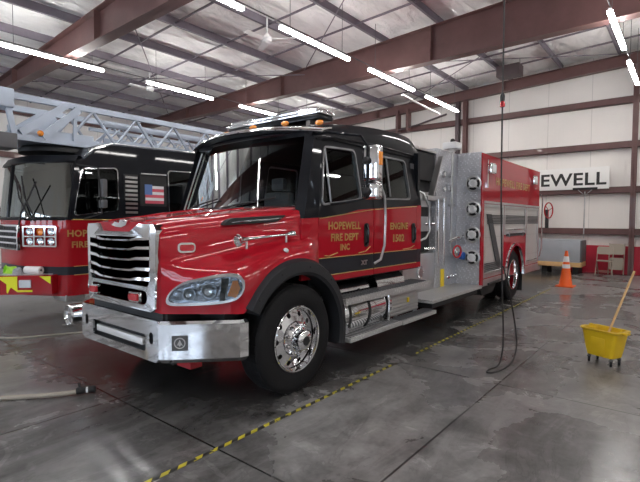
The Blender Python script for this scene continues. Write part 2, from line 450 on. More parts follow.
# rafters
def rafter(y, zb, w=.28, end=False):
    b = B(); f = .02
    def sl(y0, y1, za, zb_):   # za/zb_ functions of x
        b.loft([[(x, y0, za(x)), (x, y1, za(x)), (x, y1, zb_(x)), (x, y0, zb_(x))] for x in (XL, XR)])
    top = lambda x: roofz(x) - .2
    bot = (lambda x: zb) if not end else (lambda x: roofz(x) - .56)
    sl(y - .008, y + .008, bot, top)
    sl(y - w/2, y + w/2, lambda x: bot(x), lambda x: bot(x) + f)
    sl(y - w/2, y + w/2, lambda x: top(x) - f, top)
    for k in range(-11, 3):                                  # web stiffeners
        x = k * 1.75
        if k % 3 == 0: b.box(x - .006, x + .006, y - w/2, y + w/2, bot(x) + f, top(x) - f)
    return b
trim(rafter(5.0, 5.66), 'beam'); trim(rafter(11.0, 5.70), 'beam'); trim(rafter(16.86, 0, .22, True), 'beam'); trim(rafter(-1., 5.66), 'beam')
px = [-18.05 + 1.62 * k for k in range(19)]
for x in px:
    b = B(); z = roofz(x); b.box(x - .006, x + .006, YF, YB, z - .2, z + .02); b.box(x, x + .06, YF, YB, z - .2, z - .188); b.box(x - .09, x, YF, YB, z + .005, z + .02)
    trim(b, 'purlin')
for y in (1.0, 3.0, 6.6, 8.2, 9.7, 12.6, 14.3, 15.7):                    # bridging rods between purlins
    trim(B().tube([(XL, y, roofz(XL) - .1), (XR, y, roofz(XR) - .1)], .027, 6), 'purlin')
for (a, c) in (((-17, 5.1, 6.0), (-9.5, 10.9, 6.2)), ((-9.5, 5.1, 6.35), (-2, 10.9, 6.6)), ((-17, 10.9, 6.0), (-9.5, 5.1, 6.2)), ((-9.5, 10.9, 6.35), (-2, 5.1, 6.6)), ((-9, 11.1, 6.4), (-1.5, 16.7, 6.7)), ((-1.5, 11.1, 6.7), (-9, 16.7, 6.4))):
    trim(B().tube([a, c], .014, 6), 'purlin')                # cross-bracing rods
for (x, y) in ((-11.4, 5.0), (-6.5, 11.0), (-4.4, 11), (-9.6, 11), (-14, 5)):   # flange braces
    trim(B().bar((x, y + .1, 5.72), (x + .0, y + .95, roofz(x) - .18), .05, .05), 'beam')
trim(B().box(-4.3, -3.3, 15.7, 16.4, 6.25, 6.6, .03), 'beamdark') if False else None

# ------------------------------------------------------------------ ceiling lights
ROWS = {-12.0: [(-3, 'c'), (.7, 'c'), (3.45, 5.8), (7.0, 9.3), (10.4, 12.6), (13.6, 15.9)],
        -6.5: [(-2.2, 0.2), (3.4, 5.75), (6.7, 9.1), (9.95, 12.4), (13.2, 15.7)],
        -1.27: [(-3, -.6), (1.2, 3.6), (9.97, 12.37), (13.35, 15.75)],
        9.2: [(-1.5, .9), (4, 6.4), (9, 11.4)],
        3.98: [(-1.5, .9), (1.9, 4.3), (5.2, 7.6), (8.6, 11.), (12, 14.4)]}  # last two rows: unseen, added to brighten the right floor and reflections
place = {-12.0: 'above the ladder truck', -6.5: 'above the near fire engine', -1.27: 'right of the truck', 3.98: 'added over the unseen right bay', 9.2: 'added by the unseen right wall'}
ordn = ['nearest the camera', 'second from the camera', 'third from the camera', 'fourth from the camera', 'fifth from the camera', 'sixth from the camera']
def lamp(x, y0, y1, z, label, group):
    o = thing('ceiling_light', (x, (y0 + y1) / 2, z), label, 'ceiling light', group)
    b = B(); b.box(x - .025, x + .025, y0, y1, z + .045, z + .08); b.build('housing', 'white', o)
    ym = (y0 + y1) / 2
    for a, c in ((y0 + .02, ym - .03), (ym + .03, y1 - .02)):
        B().box(x - .045, x + .045, a, c, z - .01, z + .045, .015).build('tube', 'tube', o)
    for y in (y0 + .3, y1 - .3): B().rod((x, y, z + .1), (x, y, roofz(x) + .02), .006, 6).build('hanger', 'dark_grey', o)
    return o
for x, ls in ROWS.items():
    n = 0; hid = 0
    for a in ls:
        y0, y1 = (a[0], a[0] + 2.4) if a[1] == 'c' else a
        seen = x < 3 and y1 > 5.7
        if seen: lab = 'white tube ceiling light %s, %s' % (place[x], ordn[n]); n += 1
        else: lab = 'white tube ceiling light out of frame %s, %s' % (place[x], ordn[hid]); hid += 1
        lamp(x, y0, y1, 5.5, lab, 'tube lights %s' % place[x])
    c = B(); c.rod((x, -4, 5.62), (x, 16, 5.62), .012, 6)
    tag(c.build('light_conduit', 'dark_grey', loc=(x, 6, 5.62)), 'thin conduit joining the row of lights %s' % place[x], 'conduit')
# ceiling fans
def fan(x, y, z, label):
    o = thing('ceiling_fan', (x, y, z), label, 'ceiling fan')
    B().rod((x, y, z), (x, y, roofz(x) + .02), .02).build('down_rod', 'white', o)
    B().lathe((x, y, z - .16), (0, 0, 1), [(.0, 0), (.06, .0), (.12, .04), (.13, .12), (.08, .18), (.03, .24)], 20).build('motor', 'white', o)
    for k in range(3):
        a = 2 * pi * k / 3 + .5; m = Matrix.Translation((x, y, z - .08)) @ Matrix.Rotation(a, 4, 'Z') @ Matrix.Rotation(.2, 4, 'X')
        B().box(.1, .7, -.07, .07, -.006, .006, mtx=m).build('blade', 'white', o)
fan(-8.2, 8.0, 6.15, 'white ceiling fan between the two rafters above the red hood')
fan(-13.7, 8.1, 5.95, 'small white ceiling fan above the ladder of the far truck')

# ------------------------------------------------------------------ FIRE ENGINE (near)
XC = -4.05
def T(lx, y, z): return (XC + lx, y, z)
E1 = thing('fire_engine', (XC, 6.8, 0), 'red and black conventional-cab fire engine with chrome grille and silver pump panel, nearest the camera', 'fire truck')
WY, WZ, WR = 3.2, .515, .520
# --- hood
KY = [2.10, 2.3, 2.55, 2.9, 3.2, 3.45, 3.62]
tab = dict(
 zt=[1.63, 1.665, 1.69, 1.735, 1.77, 1.80, 1.81],
 hw=[.62, .70, .785, .90, 1.0, 1.06, 1.08],
 zc=[1.34, 1.35, 1.385, 1.46, 1.50, 1.53, 1.54],
 zs=[1.27, 1.27, 1.29, 1.38, 1.42, 1.42, 1.42],
 z6=[1.20, 1.20, 1.21, 1.30, 1.35, 1.35, 1.30],
 z7=[1.10, 1.10, 1.12, 1.22, 1.27, 1.26, 1.20],
 lo=[.64, .89, 1.155, 1.175, 1.18, 1.17, 1.10])
def hoodsec(y):
    g = {k: cat(y, KY, v) for k, v in tab.items()}
    if y < 2.55: g['lo'] = .64 + (y - 2.10) / .45 * .53
    zt, hw, lo = g['zt'], g['hw'], max(g['lo'], g['hw'] + .02)
    arch = WZ + sqrt(max(.72 ** 2 - (y - WY) ** 2, 0)) if abs(y - WY) < .72 else .3
    zb = max(.86, arch)
    p = [(0, zt), (hw * .35, zt), (hw * .7, zt - .005), (hw - .07, zt - .02), (hw - .02, zt - .05), (hw, zt - .10),
         (hw + .01, (zt + g['zc']) / 2 - .03), (hw + .02, g['zc']), (hw + .25 * (lo - hw), (g['zc'] + g['zs']) / 2 - .01), (hw + .6 * (lo - hw), g['zs']),
         (hw + .88 * (lo - hw), g['z6'] + .02), (lo, g['z7']), (lo, (g['z7'] + zb) / 2), (lo, zb)]
    p = [(a, max(z, zb)) for a, z in p]
    return p
ys = [2.10, 2.12, 2.16, 2.22, 2.3, 2.38, 2.46, 2.52, 2.55] + [2.6 + .06 * k for k in range(18)]
ys = [y for y in ys if y <= 3.6] + [3.61]
b = B(); rings = []
for y in ys:
    p = hoodsec(y); rings.append([T(-a, y, z) for a, z in reversed(p[1:])] + [T(a, y, z) for a, z in p])
b.loft(rings, closed=False)
b.face(rings[0][::-1])
hood = b.build('hood', 'red', E1, angle=50)
# centre crease lines of the hood
for s in (1, -1):
    B().tube([T(s * .34, y, cat(y, KY, tab['zt']) + .0) for y in (2.14, 2.5, 2.9, 3.3)], .009, 6).build('hood_crease', 'red', hood)
B().box(XC - .62, XC + .62, 2.12, 3.6, .62, 1.3).build('engine_bay', 'blackmat', E1)
B().box(XC - .5, XC + .5, 2.3, 3.7, .35, .62).build('front_axle', 'blackmat', E1)
# --- grille
g = B()
def gx(w, z): return w
outer = [(-.60, .90), (-.55, .87), (.55, .87), (.60, .90), (.61, 1.2), (.62, 1.56), (.59, 1.61), (.40, 1.615), (.33, 1.58), (.26, 1.545), (-.26, 1.545), (-.33, 1.58), (-.40, 1.615), (-.59, 1.61), (-.62, 1.56), (-.61, 1.2)]
inner = [(-.53, 1.08), (.53, 1.08), (.545, 1.50), (-.545, 1.50)]
low = rrect(-.50, .50, .925, 1.045, .05)
gmap = lambda u, v, d: T(u, 2.02 + .04 * (u / .6) ** 2 + d - .0, v)
g.plate(outer, [rpoly(inner, .05), low], gmap, .11)
grille = g.build('grille', 'chrome', E1, angle=25)
B().box(XC - .56, XC + .56, 2.10, 2.12, .9, 1.53).build('grille_mesh', 'blackmat', grille)
for i, z in enumerate((1.13, 1.215, 1.305, 1.395, 1.475)):
    b = B(); ring = []
    for k in range(13):
        u = -.545 + 1.09 * k / 12; h = .030 - .012 * (1 - abs(u) / .545) + (.008 if abs(u) > .3 else 0); zz = z - .010 * (1 - (u / .545) ** 2) + (.012 if abs(u) > .36 else 0)
        y = 2.015 + .05 * (u / .6) ** 2
        ring.append([T(u, y - .012, zz - h * .2), T(u, y + .07, zz - h), T(u, y + .07, zz + h), T(u, y - .006, zz + h * .5)])
    b.loft(ring); b.build('grille_bar', 'chrome', grille, angle=30)
for s in (1, -1):
    l = B(); l.plate(rrect(s * .37 - .085, s * .37 + .085, .945, 1.03, .025), [], lambda u, v, d: T(u, 2.0 + d, v), .05)
    w = l.build('warning_light', 'chrome', grille)
    B().plate(rrect(s * .37 - .068, s * .37 + .068, .957, 1.018, .02), [], lambda u, v, d: T(u, 1.988 + d, v), .02).build('red_lens', 'redlens', grille)

b = B(); b.plate([(-.16, .0), (-.10, .03), (-.02, .02), (.0, .05), (.06, .03), (.14, .045), (.10, .0), (.02, -.02), (-.08, -.015)], [], lambda u, v, d: T(u, 2.08 + d - .0, 1.60 + v), .03)
b.build('hood_badge', 'chrome', E1)
# --- headlights and lamps on the swept corners
def corner(s):
    def f(t, z, d): return (XC + s * (.64 + .53 * t + .647 * d * 1.), 2.10 + .45 * t - .762 * d, z)
    return f
hl = [(.06, .975), (.11, 1.055), (.26, 1.135), (.50, 1.175), (.78, 1.212), (.94, 1.207), (1.01, 1.15), (1.01, 1.07), (.94, .995), (.80, .96), (.55, .942), (.25, .935), (.10, .938)]
def smooth(p, n=2):
    for _ in range(n): p = [q for i in range(len(p)) for q in ((p[i][0]*.75+p[(i+1)%len(p)][0]*.25, p[i][1]*.75+p[(i+1)%len(p)][1]*.25), (p[i][0]*.25+p[(i+1)%len(p)][0]*.75, p[i][1]*.25+p[(i+1)%len(p)][1]*.75))]
    return p
hls = smooth(hl)
for s in (1, -1):
    f = corner(s)
    b = B(); b.plate(hls, [shrink(hls, .03)], lambda u, v, d: f(u, v, .045 - d), .06)
    H = b.build('headlight', 'chrome', E1)
    ins = shrink(hls, .028)
    B().plate(ins, [], lambda u, v, d: f(u, v, .006 - d), .03).build('reflector_bowl', 'bowl', H)
    B().plate(ins, [], lambda u, v, d: f(u, v, .036 - d), .002).build('lens', 'lens', H)
    for (t, z, r) in ((.34, 1.03, .055), (.58, 1.06, .065)):
        o = Vector(f(t, z, .0)); ax = Vector(f(t, z, 1)) - o
        B().lathe(o, ax, [(r * .35, .006), (r * .8, .012), (r, .03), (r * .9, .03), (r * .5, .012), (.0, .008)], 20).build('reflector', 'lampglass', H)
    B().plate([(.80, 1.02), (.86, 1.14), (.92, 1.15), (.95, 1.08), (.90, 1.0)], [], lambda u, v, d: f(u, v, .03 - d), .02).build('turn_signal', 'amber', H)
    B().plate([(.70, .97), (.76, .965), (.80, 1.165), (.73, 1.165)], [], lambda u, v, d: f(u, v, .03 - d), .02).build('divider', 'black', H)
def side(y, off=0):  # hood side x
    return cat(y, KY, tab['hw']) + .01 + off
def onhood(u, v, d): return T(side(u) + d * 1., u, v)
for s in (1, -1):
    f = lambda u, v, d: T(s * (side(u) + .022 - d), u, v)
    b = B(); b.plate(rrect(2.22, 2.36, 1.37, 1.455, .03), [], f, .04)
    mk = b.build('marker_light', 'chrome', E1)
    B().plate(rrect(2.235, 2.345, 1.385, 1.44, .02), [], lambda u, v, d: T(s * (side(u) + .032 - d), u, v), .02).build('red_lens', 'redlens', mk)
    vo = rpoly([(2.58, 1.60), (3.10, 1.635), (3.20, 1.70), (2.66, 1.665)], .035)
    b = B(); b.plate(vo, [], lambda u, v, d: T(s * (side(u) + .03 - d), u, v), .06)
    vt = b.build('hood_vent', 'blackmat', E1)
    B().tube([T(s * (side(y) + .036), y, z) for y, z in ((2.66, 1.628), (2.85, 1.645), (3.05, 1.66), (3.14, 1.672))], [.005, .010, .010, .006], 8).build('vent_trim', 'chrome', vt)
# air horn on the driver's fender
b = B(); b.lathe(T(1.07, 2.56, 1.475), (0.02, 1, .07), [(.0, .03), (.028, .03), (.052, 0), (.056, .004), (.034, .035), (.018, .10), (.012, .2), (.011, .60), (.02, .62), (.03, .65), (.03, .69), (.012, .71), (0, .715)], 20)
h = b.build('air_horn', 'chrome', E1)
for y, z in ((2.66, 1.47), (3.16, 1.51)): B().rod(T(1.07, y, z - .07), T(1.07, y, z), .012).build('horn_bracket', 'chrome', h)
B().lathe(T(1.15, 3.07, 1.37), (.75, 0, .66), [(0, .012), (.022, .012), (.025, 0)], 16).build('round_marker', 'white', E1)
# --- fender flares
for s in (1, -1):
    b = B(); rings = []
    for k in range(41):
        a = radians(-14 + 163 * k / 40)             # 0 = rearwards
        ri, ro = .62, .735 + .04 * sin(max(a, 0))
        if a < .1: ro = .74
        y, zz = cos(a), sin(a)
        zo = WZ + ro * zz; zi = WZ + ri * zz; yo = WY + ro * y * .99; yi = WY + ri * y
        if a > radians(140): yo = WY + ro * y * .98
        rings.append([T(s * 1.19, yo, zo), T(s * 1.235, WY + (ro - .03) * y, WZ + (ro - .03) * zz), T(s * 1.245, WY + (ri + .03) * y, WZ + (ri + .03) * zz), T(s * 1.225, yi, zi), T(s * 1.05, yi, zi), T(s * 1.05, yo, zo)])
    b.loft(rings)
    F = b.build('fender_flare', 'plastic', E1)
    for aa in (20, 50, 80, 112, 140):
        a = radians(aa); B().lathe(T(s * 1.235, WY + .70 * cos(a), WZ + .70 * sin(a)), (s, 0, 0), [(.014, 0), (.012, .008), (0, .01)], 10).build('rivet', 'blackmat', F)
    B().box(XC + s * 1.05 - .06, XC + s * 1.05 + .12, 3.82, 3.93, .34, .62, .015).build('mud_flap', 'plastic', E1)
    b = B(); b.box(XC + s * .6 - .02, XC + s * .6 + .02, 2.5, 3.95, .5, 1.3); b.build('wheel_well', 'blackmat', E1)
# --- bumper
path = [(-1.19, 2.62), (-1.16, 2.50), (-.76, 2.06), (-.70, 2.03)]
pr = [(.12, .815), (.02, .815), (0, .79), (0, .62), (0, .50), (.03, .465), (.12, .465)]
bump = B()
for s in (1, -1):
    pth = [(1.18, 2.58), (1.165, 2.50), (.78, 2.09), (.70, 2.03)]
    rings = []
    for i, (a, y) in enumerate(pth):
        nx, ny = ((1, 0), (.95, -.3), (.5, -.85), (0, -1))[i]
        zz = 0
        rings.append([T(s * (a - nx * d), y - ny * d, z + (zz if z < .6 else 0)) for d, z in pr])
    bump.loft(rings)
slot = rrect(-.46, .50, .535, .68, .025)
bump.plate([(-.70, .50), (-.66, .465), (.66, .465), (.70, .50), (.70, .79), (.68, .815), (-.68, .815), (-.70, .79)], [slot, rrect(.56, .62, .61, .71, .028), rrect(-.62, -.56, .61, .71, .028)], lambda u, v, d: T(u, 2.03 + d, v), .03)
bump.box(XC - .70, XC + .70, 2.04, 2.15, .80, .815)
bumper = bump.build('front_bumper', 'chrome', E1, angle=30)
B().box(XC - .66, XC + .66, 2.09, 2.12, .5, .76).build('bumper_backing', 'blackmat', bumper)
b = B(); b.box(XC - .40, XC + .44, 2.035, 2.08, .575, .635, .01); b.build('light_bar_lamp', 'barlight', bumper)
B().box(XC - .66, XC + .66, 2.14, 2.56, .70, .90).box(XC - 1.0, XC + 1.0, 2.47, 2.62, .70, .90).build('bumper_gap_filler', 'blackmat', E1)
f2 = lambda s: (lambda t, z, d: (XC + s * (.70 + .47 * t + .72 * d), 2.03 + .49 * t - .69 * d, z))
f = f2(1)
pl = B().plate(rrect(.16, .35, .575, .70, .006), [], lambda u, v, d: f(u, v, .022 - d), .012).build('emblem_plate', 'dark_grey', bumper)
o = Vector(f(.255, .638, .02)); ax = Vector(f(.255, .638, 1)) - Vector(f(.255, .638, 0))
B().torus(o, ax, .042, .005, 24, 6).build('emblem_ring', 'steel', pl)
B().plate([(-.025, -.02), (.0, .03), (.025, -.02), (.012, -.012), (0, -.03), (-.012, -.012)], [], lambda u, v, d: f(.255 + u * 1.4, .638 + v, .026 - d), .006).build('emblem_mark', 'steel', pl)
# siren speaker at the far bumper end
b = B(); b.lathe(T(-1.22, 2.10, .60), (0, 1, 0), [(.0, .02), (.095, .02), (.105, 0), (.115, .01), (.115, .19), (.10, .22), (.06, .23), (0, .235)], 28)
b.rod(T(-1.22, 2.25, .60), T(-1.05, 2.45, .62), .03)
b.build('siren_speaker', 'chrome', E1)
B().box(XC + .55, XC + .75, 2.3, 2.42, .36, .47).build('tow_hook', 'red', E1)
# --- wheels
def wheel(xo, y, s, dual=False, hubout=.0, name='front_wheel'):
    """xo = outer tyre face x, s = outward direction"""
    w = .29
    prof = [(.31, -.02), (.335, -.004), (.40, .0), (.46, -.003), (.495, -.012), (.512, -.03), (.518, -.055), (.518, -.23), (.512, -.25), (.49, -.27), (.42, -.29), (.34, -.28), (.30, -.26)]
    b = B(); b.lathe((xo, y, WR), (s, 0, 0), prof, 56, caps=False)
    tr = b.build(name, 'rubber', E1, angle=40)
    t = B()
    for k in range(40):
        a = 2 * pi * k / 40
        for xx in (-.06, -.13, -.2):
            m = Matrix.Translation((xo + s * xx, y, WR)) @ Matrix.Rotation(a, 4, 'X')
            t.box(-.024, .024, -.031, .031, .512, .52, mtx=m)
    t.build('tread_block', 'rubber', tr)
    if dual:
        B().lathe((xo - s * .34, y, WR), (s, 0, 0), prof, 40, caps=False).build('inner_tire', 'rubber', tr)
    dz = -.17 if dual else -.06
    r = B(); r.lathe((xo, y, WR), (s, 0, 0), [(.318, -.03), (.318, .002), (.31, .008), (.30, .006), (.292, -.02), (.287, -.05 if not dual else -.14)], 48, caps=False)
    ring_in, ring_out = .15, .30
    # disc with ten hand holes
    holes = [[(.238 * cos(2 * pi * k / 10) + .025 * cos(q), .238 * sin(2 * pi * k / 10) + .025 * sin(q)) for q in [2 * pi * j / 12 for j in range(12)]] for k in range(10)]
    circ = lambda R_, n: [(R_ * cos(2 * pi * j / n), R_ * sin(2 * pi * j / n)) for j in range(n)]
    def dm(u, v, d):
        q = sqrt(u * u + v * v); h = dz + (.035 * max(0, (.27 - q) / .12) if not dual else -.0)
        return (xo + s * (h - d), y + u, WR + v)
    r.plate(circ(.290, 48), holes + [circ(.15, 32)], dm, .015)
    hb = .045 if not dual else -.05
    r.lathe((xo + s * (dz + (.035 if not dual else 0)), y, WR), (s, 0, 0), [(.17, 0), (.165, .012), (.12, .018), (.10, .03), (.095, .07 + max(hb, 0)), (.075, .085 + max(hb, 0)), (.0, .088 + max(hb, 0))], 32)
    rim = r.build('rim', 'chrome', tr, angle=35)
    B().lathe((xo - s * .12 + (-s * .1 if dual else 0), y, WR), (s, 0, 0), [(.29, -.0), (.0, .0)], 24, caps=False).build('brake_drum', 'blackmat', tr)
    for k in range(10):
        a = 2 * pi * (k + .5) / 10
        B().lathe((xo + s * (dz + (.035 if not dual else .0)), y + .143 * cos(a), WR + .143 * sin(a)), (s, 0, 0), [(.02, 0), (.02, .035), (.012, .05), (0, .052)], 8).build('lug_nut', 'chrome', tr)
    B().lathe((xo + s * (dz + .035 + .088 + .045 if not dual else dz + .09), y, WR), (s, 0, 0), [(.045, 0), (.04, .006), (0, .007)], 20).build('hub_cap', 'blackmat', tr)
    return tr
wheel(-2.865, WY, 1); wheel(XC - 1.185, WY, -1)
wheel(-2.88, 10.05, 1, True, name='rear_wheel'); wheel(XC - 1.17, 10.05, -1, True, name='rear_wheel')
B().rod(T(-.7, 10.05, .53), T(.7, 10.05, .53), .09).ball(T(0, 10.05, .53), .2).build('rear_axle', 'blackmat', E1)
B().rod(T(-1., WY, .5), T(1., WY, .5), .06).build('steer_axle', 'blackmat', E1)
for s in (1, -1): B().box(XC + s * .45 - .04, XC + s * .45 + .04, 2.2, 11.8, .6, .85).build('frame_rail', 'blackmat', E1)

# --- cab
ZB = [(3.3, 1.665), (3.9, 1.69), (4.35, 1.775), (5.95, 1.87)]
def belt(y): return interp(y, ZB)
def cabx(z): return 1.085 if z < 1.8 else 1.085 - .11 * (z - 1.8) / .75
def cside(s, off=0.): return lambda u, v, d: T(s * (cabx(v) + off - d), u, v)
roof_k = [3.60, 3.9, 4.25, 5.0, 5.7, 5.92, 6.02]
roof_z = [2.60, 2.69, 2.765, 2.835, 2.845, 2.79, 2.66]
cab = B()
# roof shell
rings = []
for y in [3.62 + .1 * k for k in range(25)] + [6.04]:
    zt = cat(y, roof_k, roof_z); e = 2.53 + .0 * y
    half = [(.998, e), (1.0, e + .04), (.985, e + (zt - e) * .6 + .0), (.93, zt - .02), (.83, zt), (.6, zt + .012), (.3, zt + .018), (0, zt + .02)]
    rings.append([T(-a, y, z) for a, z in half] + [T(a, y, z) for a, z in reversed(half[:-1])])
cab.loft(rings)
# rear wall, floor, firewall, pillars
cab.box(XC - 1.06, XC + 1.06, 5.86, 5.92, 1.0, 2.6)
cab.box(XC - 1.05, XC + 1.05, 3.5, 5.92, .98, 1.04)
cab.box(XC - 1.05, XC + 1.05, 3.60, 3.66, .98, 1.70)
for s in (1, -1):
    cab.loft([[T(s * 1.085, 3.40, 1.66), T(s * 1.0, 3.34, 1.66), T(s * 1.0, 3.5, 1.66), T(s * 1.085, 3.62, 1.66)], [T(s * 1.0, 3.66, 2.56), T(s * .92, 3.60, 2.56), T(s * .92, 3.70, 2.56), T(s * 1.0, 3.78, 2.56)]])
    cab.tube([T(s * (cabx(2.5) + .012), y, z) for y, z in ((3.68, 2.50), (4.0, 2.555), (4.6, 2.575), (5.3, 2.575), (5.95, 2.56))], .018, 8)
cabo = cab.build('cab', 'black', E1, angle=40)
for s in (1, -1):
    B().plate([(3.36, 1.05), (3.615, 1.05), (3.615, belt(3.6)), (3.36, belt(3.36))], [], cside(s), .03, ).build('cowl_panel', 'red', E1)
    b = B(); b.plate([(5.80, 1.0), (5.92, 1.0), (5.94, belt(5.9)), (5.80, belt(5.8))], [], cside(s), .03, cuts=(((0, 1.07), (0, 1)), ((0, 1.255), (0, 1))))
    b.assign(lambda c: 1 if 1.07 < c.z < 1.255 else 0); b.build('cab_corner', ['red', 'stripe'], E1)
    B().plate([(5.80, belt(5.8)), (5.94, belt(5.94)), (5.96, 2.55), (5.74, 2.55), (5.77, 2.2)], [], cside(s), .03).build('rear_pillar', 'black', E1)
# doors
def door(s, y0, y1, win, handle_y, front):
    lo = [(y0, 1.0), (y1, 1.0)] + [(y, belt(y)) for y in (y1, 4.35 if y0 < 4.35 < y1 else (y0 + y1) / 2, 3.9 if y0 < 3.9 < y1 else y0 + .1, y0)]
    b = B(); b.plate(lo, [], cside(s), .035, cuts=(((0, 1.07), (0, 1)), ((0, 1.255), (0, 1))))
    b.assign(lambda c: 1 if 1.07 < c.z < 1.255 else 0)
    D = b.build('cab_door', ['red', 'stripe'], E1)
    up = [(y, belt(y) + .002) for y in (y0, 3.9 if y0 < 3.9 < y1 else y0 + .1, 4.35 if y0 < 4.35 < y1 else (y0 + y1) / 2, y1)]
    topf = y0 + (.16 if front else 0)
    up += [(y1, 2.535), (topf, 2.535)]
    wr = rpoly(win, .07)
    B().plate(up, [wr], cside(s), .035).build('door_upper', 'black', D)
    B().plate(wr, [shrink(wr, .022)], cside(s, .012), .03).build('window_frame', 'frame_grey', D)
    B().plate(shrink(wr, .025), [], cside(s, -.012), .004).build('window_glass', 'sideglass', D)
    xv = win[3][0] + (.17 if front else .2)
    B().tube([T(s * (cabx(z) + .004), xv, z) for z in (win[3][1] + .05, 2.2, win[0][1] - .02)], .011, 6).build('window_divider', 'frame_grey', D)
    for z in (1.07, 1.255): B().tube([T(s * 1.088, y, z) for y in (y0 + .01, y1 - .01)], .005, 6).build('pinstripe', 'gold', D)
    B().tube([T(s * 1.088, y, belt(y) - .01) for y in (y0 + .01, (y0 + y1) / 2, y1 - .01)], .005, 6).build('belt_pinstripe', 'gold', D)
    h = B().plate(rpoly([(handle_y - .05, 1.34), (handle_y + .05, 1.34), (handle_y + .05, 1.62), (handle_y - .05, 1.62)], .045), [], cside(s, .006), .02).build('handle_recess', 'blackmat', D)
    B().tube([T(s * 1.09, handle_y - .02, 1.37), T(s * 1.125, handle_y - .02, 1.40), T(s * 1.125, handle_y - .02, 1.55), T(s * 1.09, handle_y - .02, 1.60)], .014, 8).build('handle', 'black', D)
    return D
w1 = [(4.40, 2.47), (3.80, 2.45), (3.675, 2.18), (3.665, 1.80), (4.43, 1.885)]
w1 = [(3.80, 2.45), (4.38, 2.48), (4.43, 1.89), (3.66, 1.79)]
w1 = [(4.40, 2.475), (3.81, 2.45), (3.665, 1.80), (4.44, 1.89)]
w2 = [(5.60, 2.475), (4.92, 2.475), (4.90, 1.91), (5.64, 1.935)]
def win_order(w): return [w[1], w[0], w[3], w[2]]
for s in (1, -1):
    D = door(s, 3.625, 4.675, win_order(w1), 4.52, True)
    if s == 1:
        f = lambda cy, cz: (lambda u, v, d: T(cabx(cz) + d, cy + u, cz + v))
        text('lettering', 'HOPEWELL', f(4.09, 1.555), .115, 'gold', D, 1.0, .003)
        text('lettering', 'FIRE DEPT', f(4.09, 1.43), .11, 'gold', D, 1.0, .003)
        text('lettering', 'INC', f(4.09, 1.325), .095, 'gold', D, 1.05, .003)
        B().tube([T(1.09, 3.95, 1.30), T(1.09, 3.80, 1.27), T(1.09, 3.72, 1.28)], .006, 6).build('scroll', 'gold', D)
        B().tube([T(1.09, 4.60, 1.34), T(1.09, 4.5, 1.29), T(1.09, 4.35, 1.275)], .006, 6).build('scroll', 'gold', D)
        text('unit_mark', 'XT', f(4.48, 1.135), .07, 'steel', D, 1.3, .004)
    D = door(s, 4.685, 5.795, win_order(w2), 5.70, False)
    if s == 1:
        text('lettering', 'ENGINE', f(5.30, 1.54), .12, 'gold', D, 1.05, .003)
        text('lettering', '1502', f(5.28, 1.38), .13, 'gold', D, 1.15, .004)
        B().tube([T(1.09, 5.72, 1.31), T(1.09, 5.62, 1.28), T(1.09, 5.4, 1.27)], .006, 6).build('scroll', 'gold', D)
# windshield
def ws(t, k):   # t -1..1 across, k 0..1 upward
    lx = t * (1.0 - .09 * k); yb = 3.47 - .22 * (1 - t * t); yt = 3.72 - .17 * (1 - t * t)
    return T(lx, yb + (yt - yb) * k, 1.76 + .83 * k)
b = B(); b.loft([[ws(-1 + 2 * i / 16, k / 4) for i in range(17)] for k in range(5)], closed=False)
W = b.build('windshield', 'glass', E1)
b = B()
loop = [ws(-1 + 2 * i / 16, 0) for i in range(17)] + [ws(1, k / 4) for k in (1, 2, 3)] + [ws(1 - 2 * i / 16, 1) for i in range(17)] + [ws(-1, k / 4) for k in (3, 2, 1)]
b.tube(loop, .03, 6, True); b.build('gasket', 'black', W)
B().tube([(p[0] + (.03), p[1] - .025, p[2]) for p in [ws(.95, k / 6) for k in range(7)]], .012, 6).build('pillar_trim', 'frame_grey', W)
B().tube([(p[0], p[1] - .02, p[2]) for p in [ws(-.99, k / 6) for k in range(7)]], .02, 6).build('pillar_trim', 'chrome', W)
for t0, t1 in ((-.75, -.1), (.05, .72)):
    pa = ws(t0 if t0 < 0 else t0, 0); pts = [(ws(t0 + (t1 - t0) * q, .03 + .12 * q)) for q in (0, .3, .6, 1)]
    B().tube([(p[0], p[1] - .03, p[2]) for p in pts], .009, 6).build('wiper', 'blackmat', W)
b = B(); b.loft([[T(t * 1.0, 3.47 - .22 * (1 - t * t) - .14, 1.755 - .0), T(t * 1.0, 3.47 - .22 * (1 - t * t) + .05, 1.775), T(t * 1.0, 3.66, 1.70), T(t * 1.0, 3.5, 1.66)] for t in [-1 + i / 8 for i in range(17)]])
b.build('cowl', 'blackmat', E1)
# interior
b = B(); b.box(XC - 1.0, XC + 1.0, 3.62, 3.95, 1.45, 1.80, .06); b.build('dashboard', 'seat', E1)
for lx in (-.55, .55):
    b = B(); b.box(XC + lx - .25, XC + lx + .25, 4.25, 4.75, 1.3, 1.45, .05); b.box(XC + lx - .25, XC + lx + .25, 4.65, 4.8, 1.4, 2.05, .06); b.box(XC + lx - .12, XC + lx + .12, 4.68, 4.78, 2.07, 2.25, .04)
    b.build('seat', 'seat', E1)
b = B(); b.torus(T(.5, 4.12, 1.85), (0, -.8, .5), .2, .014, 32, 8)
for a in (0, 2.1, 4.2): b.rod(T(.5, 4.12, 1.85), T(.5 + .2 * cos(a), 4.12 + .1 * sin(a), 1.85 + .17 * sin(a)), .012, 6)
b.rod(T(.5, 4.12, 1.85), T(.5, 3.9, 1.7), .03); b.build('steering_wheel', 'blackmat', E1)
B().box(XC - 1.0, XC + 1.0, 5.75, 5.85, 1.1, 2.45).build('rear_seat_back', 'seat', E1)
